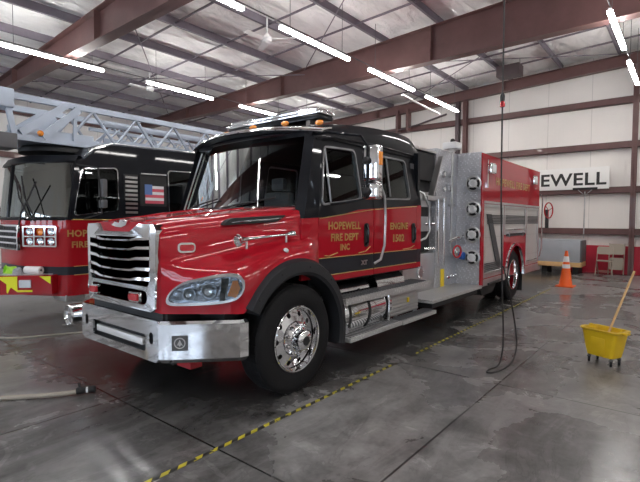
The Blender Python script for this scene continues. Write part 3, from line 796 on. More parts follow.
# sun visor
b = B(); rings = []
for i in range(25):
    t = -1 + i / 12; lx = 1.10 * t; y = 3.38 + .27 * t * t; z = 2.615 - .055 * t * t
    rings.append([T(lx, y, z), T(lx, y + .005, z + .012), T(lx * .99, y + .05, z + .045), T(lx * .97, y + .16, z + .07), T(lx * .96, y + .33 - .1 * t * t, z + .085), T(lx * .96, y + .33 - .1 * t * t, z + .07), T(lx * .97, y + .16, z + .055), T(lx * .99, y + .055, z + .025), T(lx, y + .015, z)])
b.loft(rings); V = b.build('sun_visor', 'chrome', E1, angle=30)
b = B(); b.loft([[T(1.08 * t, 3.395 + .27 * t * t, 2.605 - .055 * t * t), T(1.04 * t, 3.70 + .14 * t * t, 2.60), T(1.04 * t, 3.70 + .14 * t * t, 2.615), T(1.08 * t, 3.395 + .27 * t * t, 2.62 - .055 * t * t)] for t in [-1 + i / 12 for i in range(25)]])
b.build('visor_underside', 'black', V)
for lx in (-.98, -.5, 0., .5, .95):
    t = lx / 1.1
    B().ball(T(lx, 3.72 + .1 * t * t, 2.745 - .07 * t * t), .035, 1.6, .9, .8).build('marker_lamp', 'amber', E1)
# lightbar
b = B(); b.box(XC - .80, XC + .80, 3.98, 4.26, 2.855, 2.895, .015); lb = b.build('light_bar', 'chrome', E1)
B().box(XC - .78, XC + .78, 3.99, 4.25, 2.80, 2.855, .01).build('lens_band', 'black', lb)
B().box(XC - .74, XC + .74, 4.0, 4.24, 2.895, 2.94, .02).build('top_cover', 'chrome', lb)
for lx in (-.6, .6): B().box(XC + lx - .03, XC + lx + .03, 4.02, 4.22, 2.74, 2.81).build('mount_foot', 'chrome', lb)
# mirrors
for s in (1, -1):
    x = 1.47
    arm = B(); arm.tube([T(s * 1.0, 3.66, 2.54), T(s * 1.12, 3.72, 2.56), T(s * 1.40, 3.92, 2.52), T(s * (x - .02), 3.97, 2.42), T(s * (x - .02), 3.97, 1.88), T(s * 1.25, 3.9, 1.84), T(s * 1.085, 3.82, 1.82)], .014, 8)
    A = arm.build('mirror', 'black', E1)
    b = B(); b.box(XC + s * x - .10, XC + s * x + .10, 3.98, 4.09, 2.06, 2.43, .035, 3); b.build('mirror_housing', 'chrome', A)
    b = B(); b.box(XC + s * x - .10, XC + s * x + .10, 3.98, 4.09, 1.87, 2.04, .03, 3); b.build('convex_housing', 'chrome', A)
    B().box(XC + s * x - .085, XC + s * x + .085, 4.088, 4.096, 2.08, 2.41, .003).build('mirror_glass', 'lampglass', A)
    B().box(XC + s * (x + .098) - .008, XC + s * (x + .098) + .008, 4.0, 4.07, 2.22, 2.36, .004).build('turn_lamp', 'amber', A)
    B().ball(T(s * (x - .03), 3.96, 2.27), .04, 1, .8, 1).ball(T(s * (x - .03), 3.96, 1.95), .045, 1, .8, 1).build('pivot', 'blackmat', A)
    # grab handles
    B().tube([T(s * 1.085, 4.68, 2.13), T(s * 1.15, 4.70, 2.10), T(s * 1.165, 4.79, 1.95), T(s * 1.165, 4.82, 1.70), T(s * 1.165, 4.80, 1.35), T(s * 1.15, 4.74, 1.18), T(s * 1.085, 4.70, 1.13)], .016, 8).build('grab_rail', 'steel', E1)
    B().tube([T(s * 1.0, 5.90, 2.10), T(s * 1.10, 5.97, 2.03), T(s * 1.13, 6.08, 1.85), T(s * 1.13, 6.11, 1.5), T(s * 1.1, 6.05, 1.40), T(s * 1.0, 5.93, 1.34)], .016, 8).build('grab_rail', 'steel', E1)
# --- fuel tank, battery box, steps
tk = B(); tk.lathe((-3.20, 3.98, .57), (0, 1, 0), [(0, 0), (.20, .0), (.25, .03), (.265, .06), (.265, 1.10), (.25, 1.14), (.2, 1.16), (0, 1.165)], 36)
TK = tk.build('fuel_tank', 'chrome', E1)
for y in (4.15, 4.55, 4.98): B().lathe((-3.20, y, .57), (0, 1, 0), [(.262, 0), (.275, 0), (.275, .035), (.262, .035)], 36, caps=False).build('tank_strap', 'blackmat', TK)
B().box(-3.10, -2.96, 3.93, 4.17, .36, .76, .01).build('tool_box', 'diamond', E1)
b = B(); b.box(-3.35, -2.96, 5.02, 5.86, .40, .70, .02)
for k in range(6): b.box(-2.962, -2.945, 5.05, 5.83, .42 + .045 * k, .445 + .045 * k, .004)
b.box(-3.3, -2.97, 5.05, 5.8, .7, .72); BX = b.build('battery_box', 'battbox', E1)
B().box(-2.945, -2.93, 5.5, 5.54, .55, .61).build('latch', 'label_y', BX)
b = B(); b.tube([(-2.95, 5.02, .38), (-2.93, 5.0, .55), (-2.95, 5.02, .74)], .02, 8); b.build('box_strap', 'chrome', BX)
up = B(); up.box(-3.18, -2.84, 3.93, 5.07, .755, .80, .006); up.box(-3.18, -2.84, 5.09, 6.0, .755, .80, .006)
up.box(-2.842, -2.832, 3.93, 6.0, .735, .805); US = up.build('upper_step', 'tread', E1)
for k in range(34): B().box(-3.14, -2.87, 3.97 + .06 * k, 3.99 + .06 * k, .80, .806).build('tread_bar', 'dark_grey', US)
ls_ = B(); ls_.box(-3.02, -2.80, 3.98, 5.12, .325, .375, .006); ls_.box(-3.02, -2.80, 5.14, 6.12, .315, .365, .006)
LS = ls_.build('lower_step', 'tread', E1)
for k in range(35): B().box(-2.98, -2.83, 4.02 + .06 * k, 4.04 + .06 * k, .370, .381).build('tread_bar', 'dark_grey', LS)
for y in (4.15, 4.95, 5.3, 5.85): B().bar((-3.0, y, .33), (-3.05, y, .78), .05, .02).build('step_bracket', 'alum', LS)
ac = B(); ac.loft([[( -3.22 + .17 * cos(a), y, .80 + .17 * sin(a)) for a in [pi * k / 14 for k in range(15)]] for y in (4.92, 5.62)]); ac.build('chrome_cover', 'chrome', E1)
ac = B(); ac.loft([[( -3.25 + .15 * cos(a), y, .80 + .12 * sin(a)) for a in [pi * k / 14 for k in range(15)]] for y in (4.0, 4.8)]); ac.build('tank_cover', 'chrome', E1)
B().box(-5.0, -3.35, 3.9, 8.1, .55, .97).build('chassis_bulk', 'blackmat', E1)
# --- pump section
b = B(); b.box(-5.2, -3.30, 7.12, 8.02, .45, 2.86, .01); PM = b.build('pump_module', 'diamond', E1)
b = B(); b.box(-5.2, -3.30, 6.02, 7.11, .45, 1.13, .01); PL = b.build('lower_pump_panel', 'alum', E1)
b = B(); b.box(-5.15, -3.40, 6.15, 7.1, 1.14, 2.30, .01); b.build('hose_bed', 'bed', E1)
for z in (1.5, 1.9): B().box(-3.395, -3.36, 6.55, 7.08, z - .02, z + .22).build('pump_tray', 'alum', E1)
b = B(); b.box(-5.15, -3.3, 6.05, 7.12, 2.76, 2.80); b.build('crosslay_cover', 'alum', E1)
B().box(-3.42, -3.32, 6.15, 7.1, 2.3, 2.74).build('crosslay_bed', 'bed', E1)
B().bar((-3.27, 7.20, 2.72), (-3.27, 6.88, 2.06), .10, .03).build('cover_brace', 'alum', E1)
B().box(-3.42, -3.26, 6.75, 7.5, 1.98, 2.06, .01).build('valve_shelf', 'alum', E1)
for y, z0, z1, r in ((7.27, .90, 2.03, .022), (7.05, .95, 2.0, .018)): B().rod((-3.22, y, z0), (-3.22, y, z1), r).build('grab_pole', 'chrome', E1)
m_ = B(); m_.rod((-3.22, 7.58, 1.1), (-3.22, 7.58, 2.86), .02); m_.box(-3.26, -3.18, 7.53, 7.63, 1.9, 1.94)
MS = m_.build('light_mast', 'steel', E1)
B().box(-3.36, -3.10, 7.46, 7.72, 2.88, 3.0, .03).rod((-3.22, 7.58, 2.84), (-3.22, 7.58, 2.9), .05).build('mast_lamp', 'white', MS)
B().ball((-3.22, 7.58, 3.03), .04).build('mast_knob', 'blackmat', MS)
# intakes and gauges on the side panel
def gauge(p, ax, r, m='chrome', name='gauge', face='white'):
    a = Vector(ax)
    o = B().lathe(p, a, [(0, 0), (r, 0), (r, .03), (r * .8, .04), (r * .75, .03), (0, .03)], 20).build(name, m, E1)
    B().lathe(Vector(p) + a * .03, a, [(0, 0), (r * .72, 0), (r * .72, .004), (0, .004)], 18).build('dial', face, o)
    return o
for y, z, r in ((7.40, 2.45, .05), (7.65, 2.45, .05), (7.40, 2.2, .05), (7.66, 2.2, .05)):
    gauge((-3.30, y, z), (1, 0, 0), r)
gauge((-3.30, 6.55, .84), (1, 0, 0), .10, 'chrome', 'discharge_cap', 'steel')
b = B(); b.lathe((-3.30, 7.82, 1.09), (1, 0, 0), [(0, 0), (.10, 0), (.10, .06), (.13, .07), (.13, .13), (.11, .15), (0, .15)], 24); IN = b.build('intake_valve', 'chrome', E1)
B().torus((-3.12, 7.62, 1.12), (1, -.3, 0), .10, .018, 24, 8).build('red_handwheel', 'redlens', IN)
B().lathe((-3.16, 7.90, 1.03), (1, 0, 0), [(.0, 0), (.07, 0), (.07, .05), (0, .06)], 16).build('blue_cap', 'blue', IN)
B().tube([(-3.25, 7.55, 1.30), (-3.12, 7.62, 1.37), (-3.10, 7.8, 1.38), (-3.22, 7.95, 1.33)], .03).build('chrome_elbow', 'chrome', IN)
b = B(); b.box(-3.30, -3.285, 7.35, 7.47, .5, .82); b.build('caution_label', 'label_y', E1)
for y, z in ((7.75, .68), (7.85, .66), (7.95, .68), (7.62, .66)): gauge((-3.30, y, z), (1, 0, 0), .035, 'chrome', 'drain_knob', 'redlens' if y < 7.7 else 'steel')
for z in (1.2, 1.6): B().rod((-3.3, 6.7, z), (-3.24, 6.95, z), .02).build('pull_rod', 'chrome', E1)
# running board
b = B(); b.box(-3.30, -2.80, 5.98, 7.97, .47, .52, .006); b.box(-3.30, -2.86, 6.1, 7.9, .38, .47); b.assign(lambda c: 1 if c.z < .47 else 0); b.build('running_board', ['tread', 'blackmat'], E1)
# --- rear body
BX0, BX1, BY0, BY1 = -5.25, -2.85, 8.02, 11.93
b = B(); b.box(BX0 + .06, BX1 - .10, BY0 + .02, BY1, .50, 2.80); BODY = b.build('body', 'red', E1)
b = B(); b.box(-3.30, BX1, BY0 - .03, BY0 + .02, .50, 2.86); b.build('front_corner_panel', 'diamond', BODY)
B().box(BX1 - .01, BX1 + .015, BY0 - .04, BY0 + .09, .50, 2.84).build('corner_trim', 'red', BODY)
b = B(); b.box(BX0, BX1, BY0, BY1, 2.80, 2.84); b.build('body_top_rail', 'red', BODY)
arch = [(10.05 + .64 * cos(a), .53 + .64 * sin(a)) for a in [pi * k / 20 for k in range(21)]]
rd = [(8.16, 9.20, .66, 1.93), (9.32, 10.76, 1.42, 1.93), (10.88, 11.84, .70, 1.93)]
hol = [[(a, c), (b_, c), (b_, d), (a, d)] for a, b_, c, d in rd]
def archout():
    o = [(BY0, .53), (9.41, .53)] + [p for p in reversed(arch)][1:-1] + [(10.69, .53), (BY1, .53), (BY1, 2.80), (BY0, 2.80)]
    return o
for s, X in ((1, BX1), (-1, BX0)):
    b = B(); b.plate(archout(), hol, lambda u, v, d: (X - s * d, u, v), .06)
    b.build('body_side', 'red2' if False else 'red', BODY)
    for (a, b_, c, d) in rd:
        R_ = B().box(min(X - s * .02, X - s * .05), max(X - s * .02, X - s * .05), a, b_, c, d).build('roll_up_door', 'rolldoor', BODY)
        fr = B(); fr.plate([(a - .04, c - .04), (b_ + .04, c - .04), (b_ + .04, d + .03), (a - .04, d + .03)], [[(a + .02, c + .02), (b_ - .02, c + .02), (b_ - .02, d - .02), (a + .02, d - .02)]], lambda u, v, dd: (X + s * (.006 - dd), u, v), .02)
        fr.build('door_frame', 'alum', R_)
        B().rod((X + s * .01, a + .1, c + .06), (X + s * .01, b_ - .1, c + .06), .012, 8).build('door_handle', 'chrome', R_)
    tr = B(); tr.box(min(X, X + s * .03), max(X, X + s * .03), 8.10, 11.88, 1.97, 2.01); tr.build('drip_rail', 'alum', BODY)
    fl = B(); fl.loft([[(X - s * .02, 10.05 + r * cos(a), .53 + r * sin(a)) for r in (.60, .68)] + [(X + s * .03, 10.05 + r * cos(a), .53 + r * sin(a)) for r in (.66, .61)] for a in [pi * (-.02 + 1.04 * k / 24) for k in range(25)]])
    fl.build('fender_trim', 'chrome', BODY)
    rr = B(); rr.box(min(X - s * .05, X + s * .012), max(X - s * .05, X + s * .012), 8.10, 9.36, .48, .60);
    rr.build('rub_rail', 'alum', BODY)
    B().box(min(X - s * .05, X + s * .012), max(X - s * .05, X + s * .012), 10.74, 11.9, .48, .64).build('rub_rail', 'alum', BODY)
    B().rod((X + s * .03, 8.35, .50), (X + s * .03, 9.1, .52), .02).build('step_rod', 'blackmat', BODY)
# dark reflective stripe on the silver doors
def strip(pts): return B().plate(pts, [], lambda u, v, d: (BX1 + .004 - d, u, v), .02)
b = B()
for k in range(6):
    z = 1.60 + .03 * k; b.plate([(8.36, z), (11.82, z), (11.82, z + .019), (8.36, z + .019)], [], lambda u, v, d: (BX1 + .005 - d, u, v), .02)
for k in range(5):
    q = .05 * k; b.plate([(8.30 + q, 1.78), (8.332 + q, 1.78), (8.98 + q, .72), (8.948 + q, .72)], [], lambda u, v, d: (BX1 + .005 - d, u, v), .02)
for k in range(5):
    z = .72 + .035 * k; b.plate([(8.18, z), (9.0 , z), (9.0, z + .022), (8.18, z + .022)], [], lambda u, v, d: (BX1 + .005 - d, u, v), .02)
b.build('reflective_stripe', 'dark_grey', BODY)
text('lettering', 'HOPEWELL FIRE DEPT', lambda u, v, d: (BX1 + d, 9.9 + u, 2.33 + v), .20, 'gold', BODY, 1.12, .004)
for y in (8.42, 11.32):
    l = B(); l.box(BX1, BX1 + .07, y - .13, y + .13, 2.50, 2.70, .03); SL = l.build('scene_light', 'chrome', BODY)
    B().box(BX1 + .07, BX1 + .078, y - .10, y + .10, 2.53, 2.67, .003).build('lamp_face', 'white', SL)
B().box(BX1, BX1 + .025, 8.22, 8.26, 2.25, 2.75).build('light_bracket', 'chrome', BODY)
b = B(); b.box(BX1 - .004, BX1 + .012, 9.42, 10.72, 1.345, 1.40); b.build('fender_rail', 'blackmat', BODY)
for y in (9.55, 10.5): B().box(BX1, BX1 + .03, y - .02, y + .02, 1.33, 1.42).build('rail_clip', 'chrome', BODY)
# discharge caps down the front corner
for z in (2.31, 1.86, 1.41, 1.00):
    p = Vector((-2.99, BY0 - .03, z))
    cp = B().lathe(p, (0, -1, 0), [(0, 0), (.14, 0), (.145, .02), (.12, .03), (.115, .015), (0, .015)], 24).build('discharge_cap', 'alum', E1)
    B().lathe(p, (0, -1, 0), [(0, .014), (.112, .014), (.112, .02), (0, .02)], 24).build('cap_recess', 'blackmat', cp)
    B().lathe(p, (0, -1, 0), [(0, .02), (.07, .02), (.075, .07), (.05, .085), (.045, .06), (0, .06)], 20).build('cap_plug', 'refl', cp)
    for k in range(4):
        a = pi / 4 + pi / 2 * k; B().rod(p + Vector((.06 * cos(a), -.05, .06 * sin(a))), p + Vector((.115 * cos(a), -.045, .115 * sin(a))), .018, 6).build('cap_lug', 'alum', cp)
    gauge((-3.14, BY0 - .03, z - .16), (0, -1, 0), .025, 'chrome', 'small_gauge', 'steel')
B().box(-3.28, -2.88, 10.72, 10.74, .10, .62).build('mud_flap', 'blackmat', E1)
b = B(); b.loft([[(x, 8.12, .52), (x, 8.35, .28), (x, 8.9, .28), (x, 9.25, .52)] for x in (-3.6, -2.93)]); b.build('underbody_tank', 'blackmat', E1)
B().box(-5.2, -2.86, 11.93, 12.2, .46, .54).build('tailboard', 'tread', E1)
B().tube([(-2.83, 11.97, .8), (-2.80, 12.02, 1.0), (-2.80, 12.02, 2.2), (-2.83, 11.97, 2.3)], .016).build('rear_grab_rail', 'chrome', E1)

# ------------------------------------------------------------------ LADDER TRUCK (far)
X2 = -9.05
E2 = thing('ladder_truck', (X2, 6., 0), 'red and black cab-over ladder truck with grey aerial ladder on top, at the left edge', 'fire truck')
half = [(1.25, 5.85), (1.25, 3.22), (1.22, 3.12), (1.12, 3.03), (.62, 2.74), (.45, 2.70), (0, 2.69)]
def foot(k=1.): return [(X2 + a * k, y) for a, y in half] + [(X2 - a * k, y) for a, y in reversed(half[:-1])]
def ext(b, z0, z1, dy0=0., dy1=0., k=1.):
    fp = foot(k)
    def q(p, dy): return p[1] + (dy if p[1] < 4 else 0)
    b.loft([[(p[0], q(p, dy0), z0) for p in fp], [(p[0], q(p, dy1), z1) for p in fp]]); return b
b = B(); ext(b, .40, .74); b.mi = 1; ext(b, .74, .88); b.mi = 0; ext(b, .88, 1.64)
CB = b.build('cab', ['red2', 'stripe'], E2)
B().tube([(X2 + 1.255, 5.8, 1.645), (X2 + 1.255, 3.22, 1.645), (X2 + 1.13, 3.02, 1.645), (X2 + .62, 2.73, 1.645), (X2 - .62, 2.73, 1.645)], .009, 6).build('pinstripe', 'gold', CB)
for z in (.74, .88): B().tube([(X2 + 1.254, 5.8, z), (X2 + 1.254, 3.22, z)], .006, 6).build('pinstripe', 'gold', CB)
# upper cab: black sides with window openings, header, roof
s2 = lambda off: (lambda u, v, d: (X2 + 1.25 - .04 * (v - 1.65) + off - d, u, v))
wn = [rpoly([(3.22, 1.70), (3.38, 2.50), (4.00, 2.56), (4.00, 1.80)], .08), rpoly([(4.98, 1.75), (4.98, 2.60), (5.7, 2.62), (5.7, 1.75)], .07)]
b = B(); b.plate([(3.14, 1.64), (5.85, 1.64), (5.85, 2.98), (3.9, 2.92), (3.62, 2.80), (3.45, 2.64), (3.32, 2.60), (3.26, 2.4)], wn, s2(0), .04)
UP = b.build('cab_side', 'black', E2)
b = B(); b.plate([(3.14, 1.64), (5.85, 1.64), (5.85, 2.98), (3.9, 2.92), (3.62, 2.80), (3.45, 2.64), (3.32, 2.60), (3.26, 2.4)], [], lambda u, v, d: (2 * X2 - s2(0)(u, v, d)[0], u, v), .04).build('cab_side', 'black', E2)
for i, w in enumerate(wn):
    B().plate(w, [shrink(w, .02)], s2(.012), .03).build('window_frame', 'chrome', UP)
    B().plate(shrink(w, .01), [], s2(-.02), .004).build('window_glass', 'sideglass', UP)
rf = [(3.30, 2.62), (3.45, 2.66), (3.62, 2.82), (3.9, 2.94), (5.85, 3.0)]
b = B(); b.loft([[(X2 - 1.2, y, z), (X2 - 1.0, y, z + .05), (X2, y, z + .07), (X2 + 1.0, y, z + .05), (X2 + 1.2, y, z), (X2 + 1.2, y, z - .05), (X2 - 1.2, y, z - .05)] for y, z in rf]); b.build('cab_roof', 'black', E2)
B().box(X2 - 1.2, X2 + 1.2, 5.80, 5.85, 1.64, 2.98).build('cab_rear', 'black', E2)
b = B()
for a, c in (((3.44, 2.70), (3.62, 2.86)), ((3.62, 2.86), (3.92, 2.97)), ((3.92, 2.97), (5.8, 3.02))): b.tube([(X2 + 1.21, a[0], a[1]), (X2 + 1.21, c[0], c[1])], .008, 6)
b.build('roof_trim', 'steel', E2)
# windshield and pillars
wp = [(1.235, 3.22), (1.19, 3.09), (1.10, 3.01), (.62, 2.73), (.45, 2.69), (0, 2.68)]
wp = [(X2 + a, y) for a, y in wp] + [(X2 - a, y) for a, y in reversed(wp[:-1])]
b = B(); b.loft([[(x + (X2 - x) * .03 * k, y + .10 * k, 1.68 + .90 * k) for x, y in wp] for k in (0, .5, 1)], closed=False); WS2 = b.build('windshield', 'ws2glass', E2)
b = B()
for k in (0, 1): b.tube([(x + (X2 - x) * .03 * k, y + .10 * k, 1.66 + .94 * k) for x, y in wp], .03, 6)
b.rod((X2, 2.68, 1.66), (X2, 2.78, 2.6), .03)
b.bar((X2 + 1.235, 3.2, 1.65), (X2 + 1.20, 3.32, 2.62), .05, .07)
b.build('windshield_frame', 'black', WS2)
for x0, x1 in ((.75, .35), (.95, .62)):
    B().tube([(X2 + x0, 2.78, 1.62), (X2 + (x0 + x1) / 2, 2.68, 2.0), (X2 + x1, 2.70, 2.35)], .012, 6).build('wiper', 'blackmat', WS2)
B().tube([(X2 + .5, 2.66, 1.45), (X2 + .7, 2.66, 1.75), (X2 + .95, 2.80, 2.25)], .014, 6).build('wiper', 'blackmat', WS2)
b = B(); b.loft([[(x + (X2 - x) * .02, y + .06, 2.58) for x, y in wp], [(x + (X2 - x) * .05, y + .14, 2.70) for x, y in wp], [(x + (X2 - x) * .4, y + .6, 2.72) for x, y in wp]], closed=False); b.build('brow', 'black', E2)
B().box(X2 - 1.1, X2 + 1.1, 3.1, 3.4, 1.3, 1.72, .05).build('dashboard', 'seat', E2)
for lx in (-.7, .7): B().box(X2 + lx - .25, X2 + lx + .25, 4.0, 4.15, 1.3, 2.3, .05).build('seat', 'seat', E2)
B().torus((X2 + .68, 3.5, 1.88), (0, -.7, .6), .22, .015).build('steering_wheel', 'blackmat', E2)
# louvre panel, flag decal, mirror
b = B(); b.box(X2 + 1.22, X2 + 1.235, 4.10, 4.36, 1.70, 2.46)
LV = b.build('louvre_panel', 'blackmat', E2)
for k in range(9): B().box(X2 + 1.225, X2 + 1.262, 4.12, 4.34, 1.76 + .078 * k, 1.80 + .078 * k).build('louvre', 'alum', LV)
FLG = B().box(X2 + 1.225, X2 + 1.24, 4.40, 4.94, 1.70, 2.48).build('dark_panel', 'blackmat', E2)
B().bar((X2 + 1.25, 4.42, 2.49), (X2 + 1.25, 4.93, 2.50), .02, .02).build('panel_trim', 'alum', FLG)
for k in range(6): B().box(X2 + 1.238, X2 + 1.244, 4.50, 4.88, 1.95 + .055 * k, 1.95 + .055 * (k + 1) - .002).build('flag_stripe', 'flagred' if k % 2 == 0 else 'refl', FLG)
B().box(X2 + 1.240, X2 + 1.247, 4.49, 4.64, 2.11, 2.30).build('flag_canton', 'flagblue', FLG)
b = B(); b.tube([(X2 + 1.22, 3.3, 2.55), (X2 + 1.45, 3.55, 2.50), (X2 + 1.45, 3.6, 1.75), (X2 + 1.24, 3.4, 1.66)], .014); MR = b.build('mirror', 'blackmat', E2)
B().box(X2 + 1.36, X2 + 1.54, 3.58, 3.66, 2.02, 2.32, .03).build('mirror_housing', 'dark_grey', MR)
B().box(X2 + 1.36, X2 + 1.54, 3.58, 3.66, 1.84, 1.98, .03).build('convex_housing', 'dark_grey', MR)
f = lambda cy, cz: (lambda u, v, d: (X2 + 1.25 + d, cy + u, cz + v))
text('lettering', 'HOPEWELL', f(3.52, 1.37), .15, 'gold', CB, 1.0, .004); text('lettering', 'FIRE DEPT', f(3.52, 1.19), .14, 'gold', CB, 1.0, .004)
# front face: grille and quad lamps on the angled corner
def q2(t, z, d):   # along the corner from (1.12,3.03) to (.62,2.74)
    return (X2 + 1.14 - .54 * t + .50 * d, 3.04 - .31 * t - .865 * d, z)
b = B(); b.plate(rrect(0, 1, 1.20, 1.54, .03), [rrect(.05 + .315 * i, .05 + .315 * i + .27, 1.225 + .155 * j, 1.36 + .155 * j, .02) for i in range(3) for j in range(2)], lambda u, v, d: q2(u, v, .05 - d), .06)
HB = b.build('headlight_bezel', 'chrome', E2)
for i in range(3):
    for j in range(2):
        mm = 'amber' if (i, j) == (1, 1) else 'lampglass'
        o = Vector(q2(.185 + .315 * i, 1.2925 + .155 * j, .0)); ax = Vector(q2(0, 0, 1)) - Vector(q2(0, 0, 0))
        B().lathe(o, ax, [(.06, .035), (.05, .012), (.0, .0)], 16, caps=False).build('lamp', mm, HB)
b = B(); b.box(X2 - .6, X2 + .60, 2.62, 2.67, 1.14, 1.56, .01); GR = b.build('grille', 'chrome', E2)
for i in range(9):
    for j in range(4): B().box(X2 - .56 + .127 * i, X2 - .56 + .127 * i + .09, 2.61, 2.625, 1.17 + .098 * j, 1.17 + .098 * j + .065).build('grille_opening', 'blackmat', GR)
# bumper with chevrons
bp = [(1.20, 2.90), (.72, 2.37), (.50, 2.12), (-.50, 2.12), (-.72, 2.37), (-1.20, 2.90)]
b = B(); b.loft([[(X2 + a, y, z) for z in (.46, .76)] + [(X2 + a * .93, y + .12, z) for z in (.76, .46)] for a, y in bp])
BM = b.build('bumper', 'red2', E2)
def c2(t, z, d): return (X2 + 1.20 - .48 * t + .74 * d, 2.90 - .53 * t - .67 * d, z)
for t0 in (.05, .72, 1.05):
    B().plate([(t0 + .0, .745), (t0 + .20, .745), (t0 + .20, .5) if t0 > .1 else (t0, .6), (t0 + .2 - .02, .48)] if t0 > .1 else [(.02, .745), (.25, .745), (.02, .62)], [], lambda u, v, d: c2(u, v, .006 - d), .008).build('chevron', 'chev', BM)
B().plate([(.70, .745), (1.12, .745), (.70, .50), (.40, .50), (.40, .53), (.70, .53)], [], lambda u, v, d: c2(u, v, .008 - d), .008).build('chevron', 'chev', BM)
B().plate(rrect(.42, .66, .57, .69, .01), [], lambda u, v, d: c2(u, v, .02 - d), .02).build('bumper_lamp', 'steel', BM)
B().loft([[(X2 + a, y, z) for a, y in ((1.05, 3.0), (.66, 2.42), (.45, 2.2), (-.45, 2.2), (-.66, 2.42), (-1.05, 3.0))] for z in (.72, .765)]).build('bumper_deck', 'tread', E2)
B().box(X2 + .7, X2 + 1.22, 3.1, 3.4, .30, .42, .02).build('step', 'alum', E2)
for s in (1, -1):
    B().lathe((X2 + s * 1.22, 5.1, .53), (s, 0, 0), [(0, -.06), (.28, -.06), (.30, 0), (.42, 0), (.51, -.03), (.53, -.08), (.53, -.24), (.5, -.28), (.3, -.28)], 40).build('wheel', 'rubber', E2)
# tractor body behind the cab
B().box(X2 - 1.2, X2 + 1.2, 6.2, 14.0, .5, 2.5).build('rear_body', 'red2', E2)
B().box(X2 - .5, X2 + .5, 3.5, 13.5, .35, .6).build('chassis', 'blackmat', E2)
for y in (10.6, 11.9):
    for s in (1, -1): B().lathe((X2 + s * 1.24, y, .53), (s, 0, 0), [(0, -.06), (.28, -.06), (.30, 0), (.42, 0), (.51, -.03), (.53, -.08), (.53, -.24), (.5, -.28), (.3, -.28)], 32).build('wheel', 'rubber', E2)
# aerial ladder
LD = B()
for sx, w in ((.48, .06), (-.48, .06)):
    x = X2 + sx
    LD.box(x - .04, x + .04, 2.3, 13., 3.60, 3.70); LD.box(x - .04, x + .04, 3.2, 13., 2.98, 3.08)
LAD = LD.build('aerial_ladder', 'ladder', E2)
for sx in (.48, -.48):
    x = X2 + sx; y = 3.5; k = 0
    while y < 12.6:
        B().rod((x, y, 3.06), (x, y + .42, 3.62), .028, 8).rod((x, y + .42, 3.62), (x, y + .84, 3.06), .028, 8).build('lattice', 'ladder', LAD)
        y += .84
for k in range(26): B().rod((X2 - .45, 3.6 + .34 * k, 3.05), (X2 + .45, 3.6 + .34 * k, 3.05), .02, 6).build('rung', 'ladder', LAD)
b = B()
for sx in (.30, -.30):
    b.box(X2 + sx - .03, X2 + sx + .03, 4.2, 12.5, 3.12, 3.2); b.box(X2 + sx - .03, X2 + sx + .03, 4.2, 12.5, 3.42, 3.48)
    for k in range(16): b.rod((X2 + sx, 4.3 + .5 * k, 3.18), (X2 + sx, 4.55 + .5 * k, 3.44), .018, 6); b.rod((X2 + sx, 4.55 + .5 * k, 3.44), (X2 + sx, 4.8 + .5 * k, 3.18), .018, 6)
b.build('fly_section', 'ladder', LAD)
# tip platform and its arms at the front
PT = B(); PT.box(X2 - .6, X2 + .62, 2.45, 4.0, 2.93, 3.02); PT.box(X2 + .50, X2 + .54, 2.55, 3.9, 3.0, 3.16)
PTF = PT.build('tip_deck', 'ladder', E2)
for x in (X2 + .58, X2 - .45):
    B().bar((x, 2.72, 3.05), (x, 3.42, 3.62), .05, .12).build('tip_arm', 'ladder', PTF)
    B().bar((x + .04, 3.02, 3.02), (x + .04, 3.62, 3.58), .05, .12).build('tip_arm', 'ladder', PTF)
    B().bar((x, 2.62, 3.02), (x, 2.52, 3.62), .06, .08).build('tip_post', 'ladder', PTF)
    B().bar((x, 3.55, 3.02), (x, 3.58, 3.62), .05, .05).build('tip_post', 'ladder', PTF)
B().box(X2 + .3, X2 + .66, 2.28, 2.62, 3.42, 3.72, .02).build('tip_box', 'ladder', PTF)
B().box(X2 + .2, X2 + .66, 2.1, 2.65, 2.78, 3.02, .02).build('nozzle_box', 'dark_grey', PTF)
B().ball((X2 + .66, 2.98, 3.07), .05).build('amber_lamp', 'amber', PTF)
B().lathe((X2, 3.5, 2.82), (0, 0, 1), [(.0, 0), (.62, 0), (.62, .06), (.55, .12), (0, .12)], 32).build('ladder_cradle', 'blackmat', E2)

# items on the far truck's bumper
def on2(lx, y): return (X2 + lx, y)
x, y = X2 + .82, 2.775
r_ = thing('paper_towel_roll', (x, y, .765), 'white paper towel roll lying on the ladder truck bumper', 'paper towel')
ax = Vector((.86, .50, 0)).normalized(); p = Vector((x, y, .765 + .06)) - ax * .14
B().lathe(p, ax, [(.02, 0), (.06, 0), (.062, .01), (.062, .27), (.06, .28), (.02, .28)], 28, caps=False).build('roll', 'paper', r_)
B().lathe(p, ax, [(.022, 0.01), (.022, .27), (.018, .27), (.018, .01)], 16, caps=False).build('core', 'dark_grey', r_)
b = B(); rings = []
for i in range(15):
    t = i / 14; rings.append([(X2 + .34 + .22 * t, 2.52 + .08 * t + .06 * sin(6 * t + 1.5 * k2), .766 + (.13 * sin(pi * t) + .02 * sin(17 * t + k2)) * (1 - (k2 / 6) ** 2 * .8) if 0 < k2 < 10 else .766) for k2 in range(6)] + [(X2 + .34 + .22 * t, 2.44 + .08 * t, .766)])
b.loft(rings); tag(b.build('safety_vest', 'hiviz', loc=(X2 + .45, 2.5, .766)), 'bright lime safety vest bundled on the ladder truck bumper', 'safety vest')
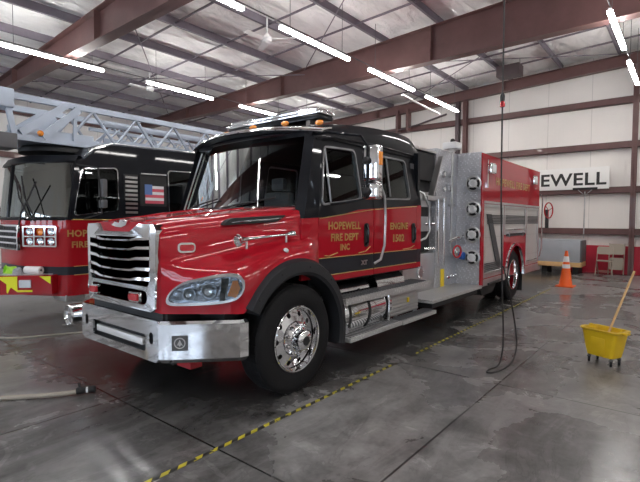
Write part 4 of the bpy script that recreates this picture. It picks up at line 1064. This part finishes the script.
for i, (lx, yy, lab) in enumerate(((.52, 2.36, 'grey coiled hose lying left of the other hose coil on the ladder truck bumper'), (.70, 2.58, 'grey coiled hose beside the paper towel roll on the ladder truck bumper'))):
    b = B()
    for k in range(3): b.torus((X2 + lx, yy, .78 + .03 * k), (.15, -.3, 1), .062 - .008 * k, .018, 24, 6)
    tag(b.build('hose_coil', 'greybox', loc=(X2 + lx, yy, .765)), lab, 'hose', 'hose coils on the bumper')

# ------------------------------------------------------------------ loose things
# hazard tape
for i, (y0, y1, lab) in enumerate(((.8, 4.55, 'yellow and black hazard tape on the floor beside the front wheel'), (5.1, 7.6, 'yellow and black hazard tape on the floor beside the running board'), (7.7, 12.2, 'worn hazard tape on the floor beside the rear wheel'))):
    tag(B().box(-2.615, -2.578, y0, y1, 0., .0015).build('floor_tape', 'tape', loc=(-2.6, y0, 0)), lab, 'tape', 'hazard tape along the fire engine')
# traffic cone
cx, cy = -2.40, 12.85
CN = thing('traffic_cone', (cx, cy, 0), 'orange traffic cone with two white bands near the back wall', 'traffic cone')
B().box(cx - .2, cx + .2, cy - .2, cy + .2, 0, .035, .012).build('base', 'orange', CN)
B().lathe((cx, cy, .03), (0, 0, 1), [(.165, 0), (.15, .03), (.032, .87), (.02, .88), (0, .88)], 32).build('cone_body', 'orange', CN)
def rad(z): return .15 + (.032 - .15) * (z - .03) / .84
for z0, z1 in ((.44, .54), (.60, .74)):
    B().lathe((cx, cy, .03), (0, 0, 1), [(rad(z0) + .001, z0), (rad(z0) + .004, z0), (rad(z1) + .004, z1), (rad(z1) + .001, z1)], 32, caps=False).build('reflective_band', 'refl', CN)
# mop bucket
kx, ky = -.73, 6.17
MB = thing('mop_bucket', (kx, ky, 0), 'yellow wheeled mop bucket standing on the wet floor', 'bucket')
def bk(a, z): return Matrix.Translation((kx, ky, 0)) @ Matrix.Rotation(radians(-24), 4, 'Z') @ Matrix.Diagonal((.9, .9, .95, 1))
Mx = bk(0, 0)
def rr3(hx, hy, z, r=.05): return [tuple(Mx @ Vector((u, v, z))) for u, v in rrect(-hx, hx, -hy, hy, r)]
b = B(); b.loft([rr3(.17, .12, .10), rr3(.19, .135, .20), rr3(.225, .15, .40), rr3(.245, .17, .415), rr3(.245, .17, .43), rr3(.215, .145, .43), rr3(.16, .11, .13)]); b.build('tub', 'yellow', MB)
b = B(); b.box(-.09, .09, -.152, -.128, .14, .33, .01, mtx=Mx); b.build('front_boss', 'yellow', MB)
for sx in (-1, 1): B().box(sx * .20 if sx < 0 else .17, -.17 if sx < 0 else .20, -.02, .02, .43, .46, .005, mtx=Mx).box(sx * .26 - .03, sx * .26 + .03, -.05, .05, .40, .425, .008, mtx=Mx).build('handle_lug', 'yellow', MB)
for sx in (-1, 1):
    for sy in (-1, 1):
        p = Mx @ Vector((sx * .14, sy * .09, 0))
        c = B().rod((p.x, p.y, .065), (p.x, p.y, .11), .012).box(p.x - .02, p.x + .02, p.y - .02, p.y + .02, .06, .075).build('caster', 'dark_grey', MB)
        B().lathe((p.x - .013, p.y, .036), (1, .2, 0), [(.012, 0), (.036, .002), (.036, .024), (.012, .026)], 20).build('caster_wheel', 'rubber', c)
p0 = Vector((-.757, 6.135, .15)) 
MP = thing('mop', tuple(p0), 'mop with long wooden handle leaning out of the yellow bucket', 'mop')
top = Vector((-.508, 6.705, 1.045))
B().tube([tuple(p0), tuple(top)], .013, 10).build('handle', 'wood', MP)
b = B()
for k in range(14):
    a = k * 2.4; b.tube([tuple(p0), (p0.x + .05 * cos(a), p0.y + .05 * sin(a), .17), (p0.x + .07 * cos(a), p0.y + .07 * sin(a), .13)], .01, 6)
b.build('mop_head', 'chairb', MP)
# drop cord hanging from the ceiling
pts = [(-1.60, 5.02, roofz(-1.6) + .02), (-1.60, 5.02, 5.5), (-1.595, 5.03, 4.), (-1.60, 5.06, 3.0), (-1.605, 5.10, 2.0), (-1.60, 5.18, 1.0), (-1.6, 5.27, .35), (-1.62, 5.28, .10), (-1.64, 5.2, .012), (-1.675, 5.05, .012), (-1.66, 4.93, .012), (-1.60, 4.93, .02), (-1.56, 5.05, .02), (-1.55, 5.3, .012), (-1.55, 5.5, .04), (-1.54, 5.58, .2), (-1.55, 5.5, .5), (-1.57, 5.35, .85), (-1.595, 5.2, 1.15)]
def crm(P_, n=6):
    P_ = [Vector(p) for p in P_]; o = []
    for i in range(len(P_) - 1):
        a, b1, c, d = P_[max(i - 1, 0)], P_[i], P_[i + 1], P_[min(i + 2, len(P_) - 1)]
        for k in range(n):
            t = k / n; o.append(.5 * ((2 * b1) + (c - a) * t + (2 * a - 5 * b1 + 4 * c - d) * t * t + (3 * b1 - a - 3 * c + d) * t ** 3))
    return o + [P_[-1]]
DC = thing('drop_cord', (-1.6, 5.3, 0), 'black cord hanging from the ceiling and looping onto the floor', 'cord')
B().tube(crm(pts), .009, 8).build('cable', 'cord', DC)
B().lathe((-1.60, 5.06, 2.87), (0, 0, 1), [(.02, 0), (.028, .01), (.028, .05), (.02, .06)], 14).build('red_collar', 'redlens', DC)
B().lathe((-1.60, 5.06, 2.93), (0, 0, 1), [(.024, 0), (.024, .06), (.012, .09)], 14).build('plug', 'blackmat', DC)
# charging hose at left
HS = thing('air_hose', (-4.5, 1.6, 0), 'beige hose with black nozzle lying on the floor at the left edge', 'hose')
B().tube(crm([(-6.6, .9, .025), (-5.6, .98, .025), (-4.95, 1.22, .025), (-4.66, 1.50, .025), (-4.46, 1.75, .03), (-4.40, 1.85, .04)]), .022, 10).build('tube', 'hosebeige', HS)
b = B(); d = Vector((.42, .80, 0)).normalized(); p = Vector((-4.42, 1.82, .04)); b.lathe(p, d, [(.024, 0), (.032, .01), (.032, .06), (.026, .07), (.026, .10), (.034, .11), (.034, .16), (.02, .17)], 16)
b.rod(p + d * .04, p + d * .03 + Vector((-.05, .02, .05)), .012); b.build('nozzle', 'blackmat', HS)
B().lathe(p + d * .085, d, [(.028, 0), (.028, .02)], 14).build('ring', 'refl', HS)
# grey hose / pipe in front of far truck
tag(B().tube(crm([(-9.2, 1.5, .012), (-8.2, 1.8, .012), (-7.28, 2.08, .012), (-6.98, 2.55, .012), (-6.75, 2.98, .012), (-6.3, 3.4, .012)]), .012, 8).build('floor_hose', 'hosebeige', loc=(-7.5, 2.4, 0)), 'thin grey hose lying on the floor in front of the ladder truck', 'hose')

# sign on the back wall
SG = thing('wall_sign', (-4.2, 16.95, 3.05), 'long white wall sign with black capital letters', 'sign')
B().box(-5.45, -2.02, 16.93, 16.99, 2.70, 3.40, .004).build('board', 'signw', SG)
text('lettering', 'HOPEWELL', lambda u, v, d: (-3.73 + u, 16.93 - d, 2.84 + v), .56, 'ink', SG, 1.5, .012, .006, width=3.24)
# grey chest on a pallet
CH = thing('storage_chest', (-3.6, 16.45, 0), 'large grey chest standing on a low wooden pallet against the back wall', 'chest')
B().box(-4.75, -2.62, 16.05, 16.85, .36, 1.07, .02).build('chest_body', 'greybox', CH)
B().box(-2.625, -2.58, 16.05, 16.85, .38, 1.05, .01).build('side_panel', 'dark_grey', CH)
b = B(); b.box(-4.78, -2.58, 16.02, 16.86, .22, .36, .008); b.build('plinth', 'wood', CH)
for x in (-4.6, -3.65, -2.75): B().box(x - .08, x + .08, 16.12, 16.8, 0, .22).build('foot', 'blackmat', CH)
# folding chairs leaning against the red wainscot
def fchair(x, y, label, tilt=.0):
    o = thing('folding_chair', (x, y, 0), label, 'chair', 'folding chairs by the back wall')
    def P_(u, v, w): return (x + u, y + v, w)
    for s in (-1, 1):
        B().tube([P_(s * .21, -.26, .01), P_(s * .21, .0, .44), P_(s * .21, .13, .84), P_(s * .17, .15, .88)], .013, 8).build('leg', 'chairb', o)
        B().tube([P_(s * .19, .24, .01), P_(s * .19, -.16, .45)], .013, 8).build('leg', 'chairb', o)
    B().box(x - .2, x + .2, y - .2, y + .18, .43, .46, .012).build('seat', 'chairb', o)
    B().plate(rrect(-.2, .2, .64, .88, .05), [], lambda u, v, d: (x + u, y + .06 + (v - .6) * .3 + d, v), .015).build('backrest', 'chairb', o)
    for z, v in ((.12, -.2), (.12, .18)): B().rod(P_(-.2, v, z), P_(.2, v, z), .009, 8).build('stretcher', 'chairb', o)
    return o
fchair(-2.0, 16.35, 'beige metal folding chair unfolded beside the grey chest')
o = thing('folded_chair', (-1.75, 16.86, 0), 'beige folding chair folded flat against the red wainscot behind the open chair', 'chair', 'folding chairs by the back wall')
for u in (-.2, .2): B().tube([(-1.75 + u, 16.76, .01), (-1.75 + u, 17.0, .97)], .013, 8).build('leg', 'chairb', o)
B().plate(rrect(-.19, .19, .62, .95, .04), [], lambda u, v, d: (-1.75 + u, 16.76 + .25 * v - .01 + d * .5, v), .015).build('backrest', 'chairb', o)
B().plate(rrect(-.18, .18, .15, .52, .03), [], lambda u, v, d: (-1.75 + u, 16.74 + .25 * v - .01 + d * .5, v), .015).build('seat', 'chairb', o)
# squeegee hanging on the wall
SQ = thing('floor_squeegee', (-2.68, 16.92, 1.1), 'long-handled floor squeegee hung head-up on the back wall', 'squeegee')
B().rod((-2.68, 16.93, 1.10), (-2.68, 16.93, 2.62), .018).build('handle', 'steel', SQ)
B().box(-3.03, -2.33, 16.90, 16.95, 2.68, 2.75).build('blade', 'blackmat', SQ)
B().tube([(-2.88, 16.93, 2.68), (-2.68, 16.93, 2.5), (-2.48, 16.93, 2.68)], .012, 6).build('brace', 'steel', SQ)
# red handwheel tool on the wall
RW = thing('hand_drill', (-3.78, 16.9, 1.3), 'red wheel on a black stand hung on the back wall beside the truck', 'tool')
B().torus((-3.73, 16.88, 2.02), (.96, -.28, 0), .26, .022, 28, 8).build('wheel', 'redlens', RW)
b = B()
for k in range(3):
    a = k * 2.09 + .4; dv_ = Vector((.28 * cos(a), .96 * cos(a), sin(a))) * .25
    b.rod((-3.73, 16.88, 2.02), Vector((-3.73, 16.88, 2.02)) + dv_, .012, 6)
b.build('spoke', 'redlens', RW)
B().box(-3.84, -3.74, 16.88, 16.98, 1.42, 2.05, .01).build('stand', 'blackmat', RW)
GP_A, GP_B = (-6.55, 11.8, 5.27), (-6.6, 14.4, 5.2)
tag(B().tube([GP_A, GP_B], .03, 8).build('hanging_pipe', 'white', loc=GP_A), 'slim white pipe hanging just below the row of lights near the back wall', 'pipe')
UH = thing('unit_heater', (-4.6, 15.6, 6.25), 'dark box heater hung under the roof near the back wall', 'heater')
B().box(-5.0, -4.3, 15.1, 15.6, 6.28, 6.62, .02).build('casing', 'beamdark', UH)
for x in (-4.9, -4.4): B().rod((x, 15.55, 6.5), (x, 15.55, roofz(x) + .02), .01, 6).build('hanger', 'dark_grey', UH)

# ------------------------------------------------------------------ camera, world
f_, H_ = 455., 1.65
a = Vector((690 - 320, -(222 - 241), -f_)).normalized()
c = -Vector((-235 - 320, -(218 - 241), -f_)).normalized(); c = (c - a * a.dot(c)).normalized(); u = c.cross(a)
# world axes expressed in camera space are columns (c, a, u): transpose gives camera axes in world space
Rm = Matrix((c, a, u))
cam = bpy.data.cameras.new('camera'); co = bpy.data.objects.new('camera', cam); C.objects.link(co)
cam.sensor_fit = 'HORIZONTAL'; cam.sensor_width = 36; cam.lens = f_ / 640 * 36; cam.clip_start = .02
co.matrix_world = Matrix.Translation((0, 0, H_)) @ Rm.to_4x4()
sc_ = bpy.context.scene; sc_.camera = co
w = bpy.data.worlds.new('world'); sc_.world = w; w.use_nodes = True
w.node_tree.nodes['Background'].inputs[0].default_value = (.72, .84, 1, 1); w.node_tree.nodes['Background'].inputs[1].default_value = 4.
vs_ = sc_.view_settings; vs_.view_transform = 'Standard'; vs_.look = 'None'; vs_.gamma = 1; vs_.use_curve_mapping = False; vs_.exposure = 1.2
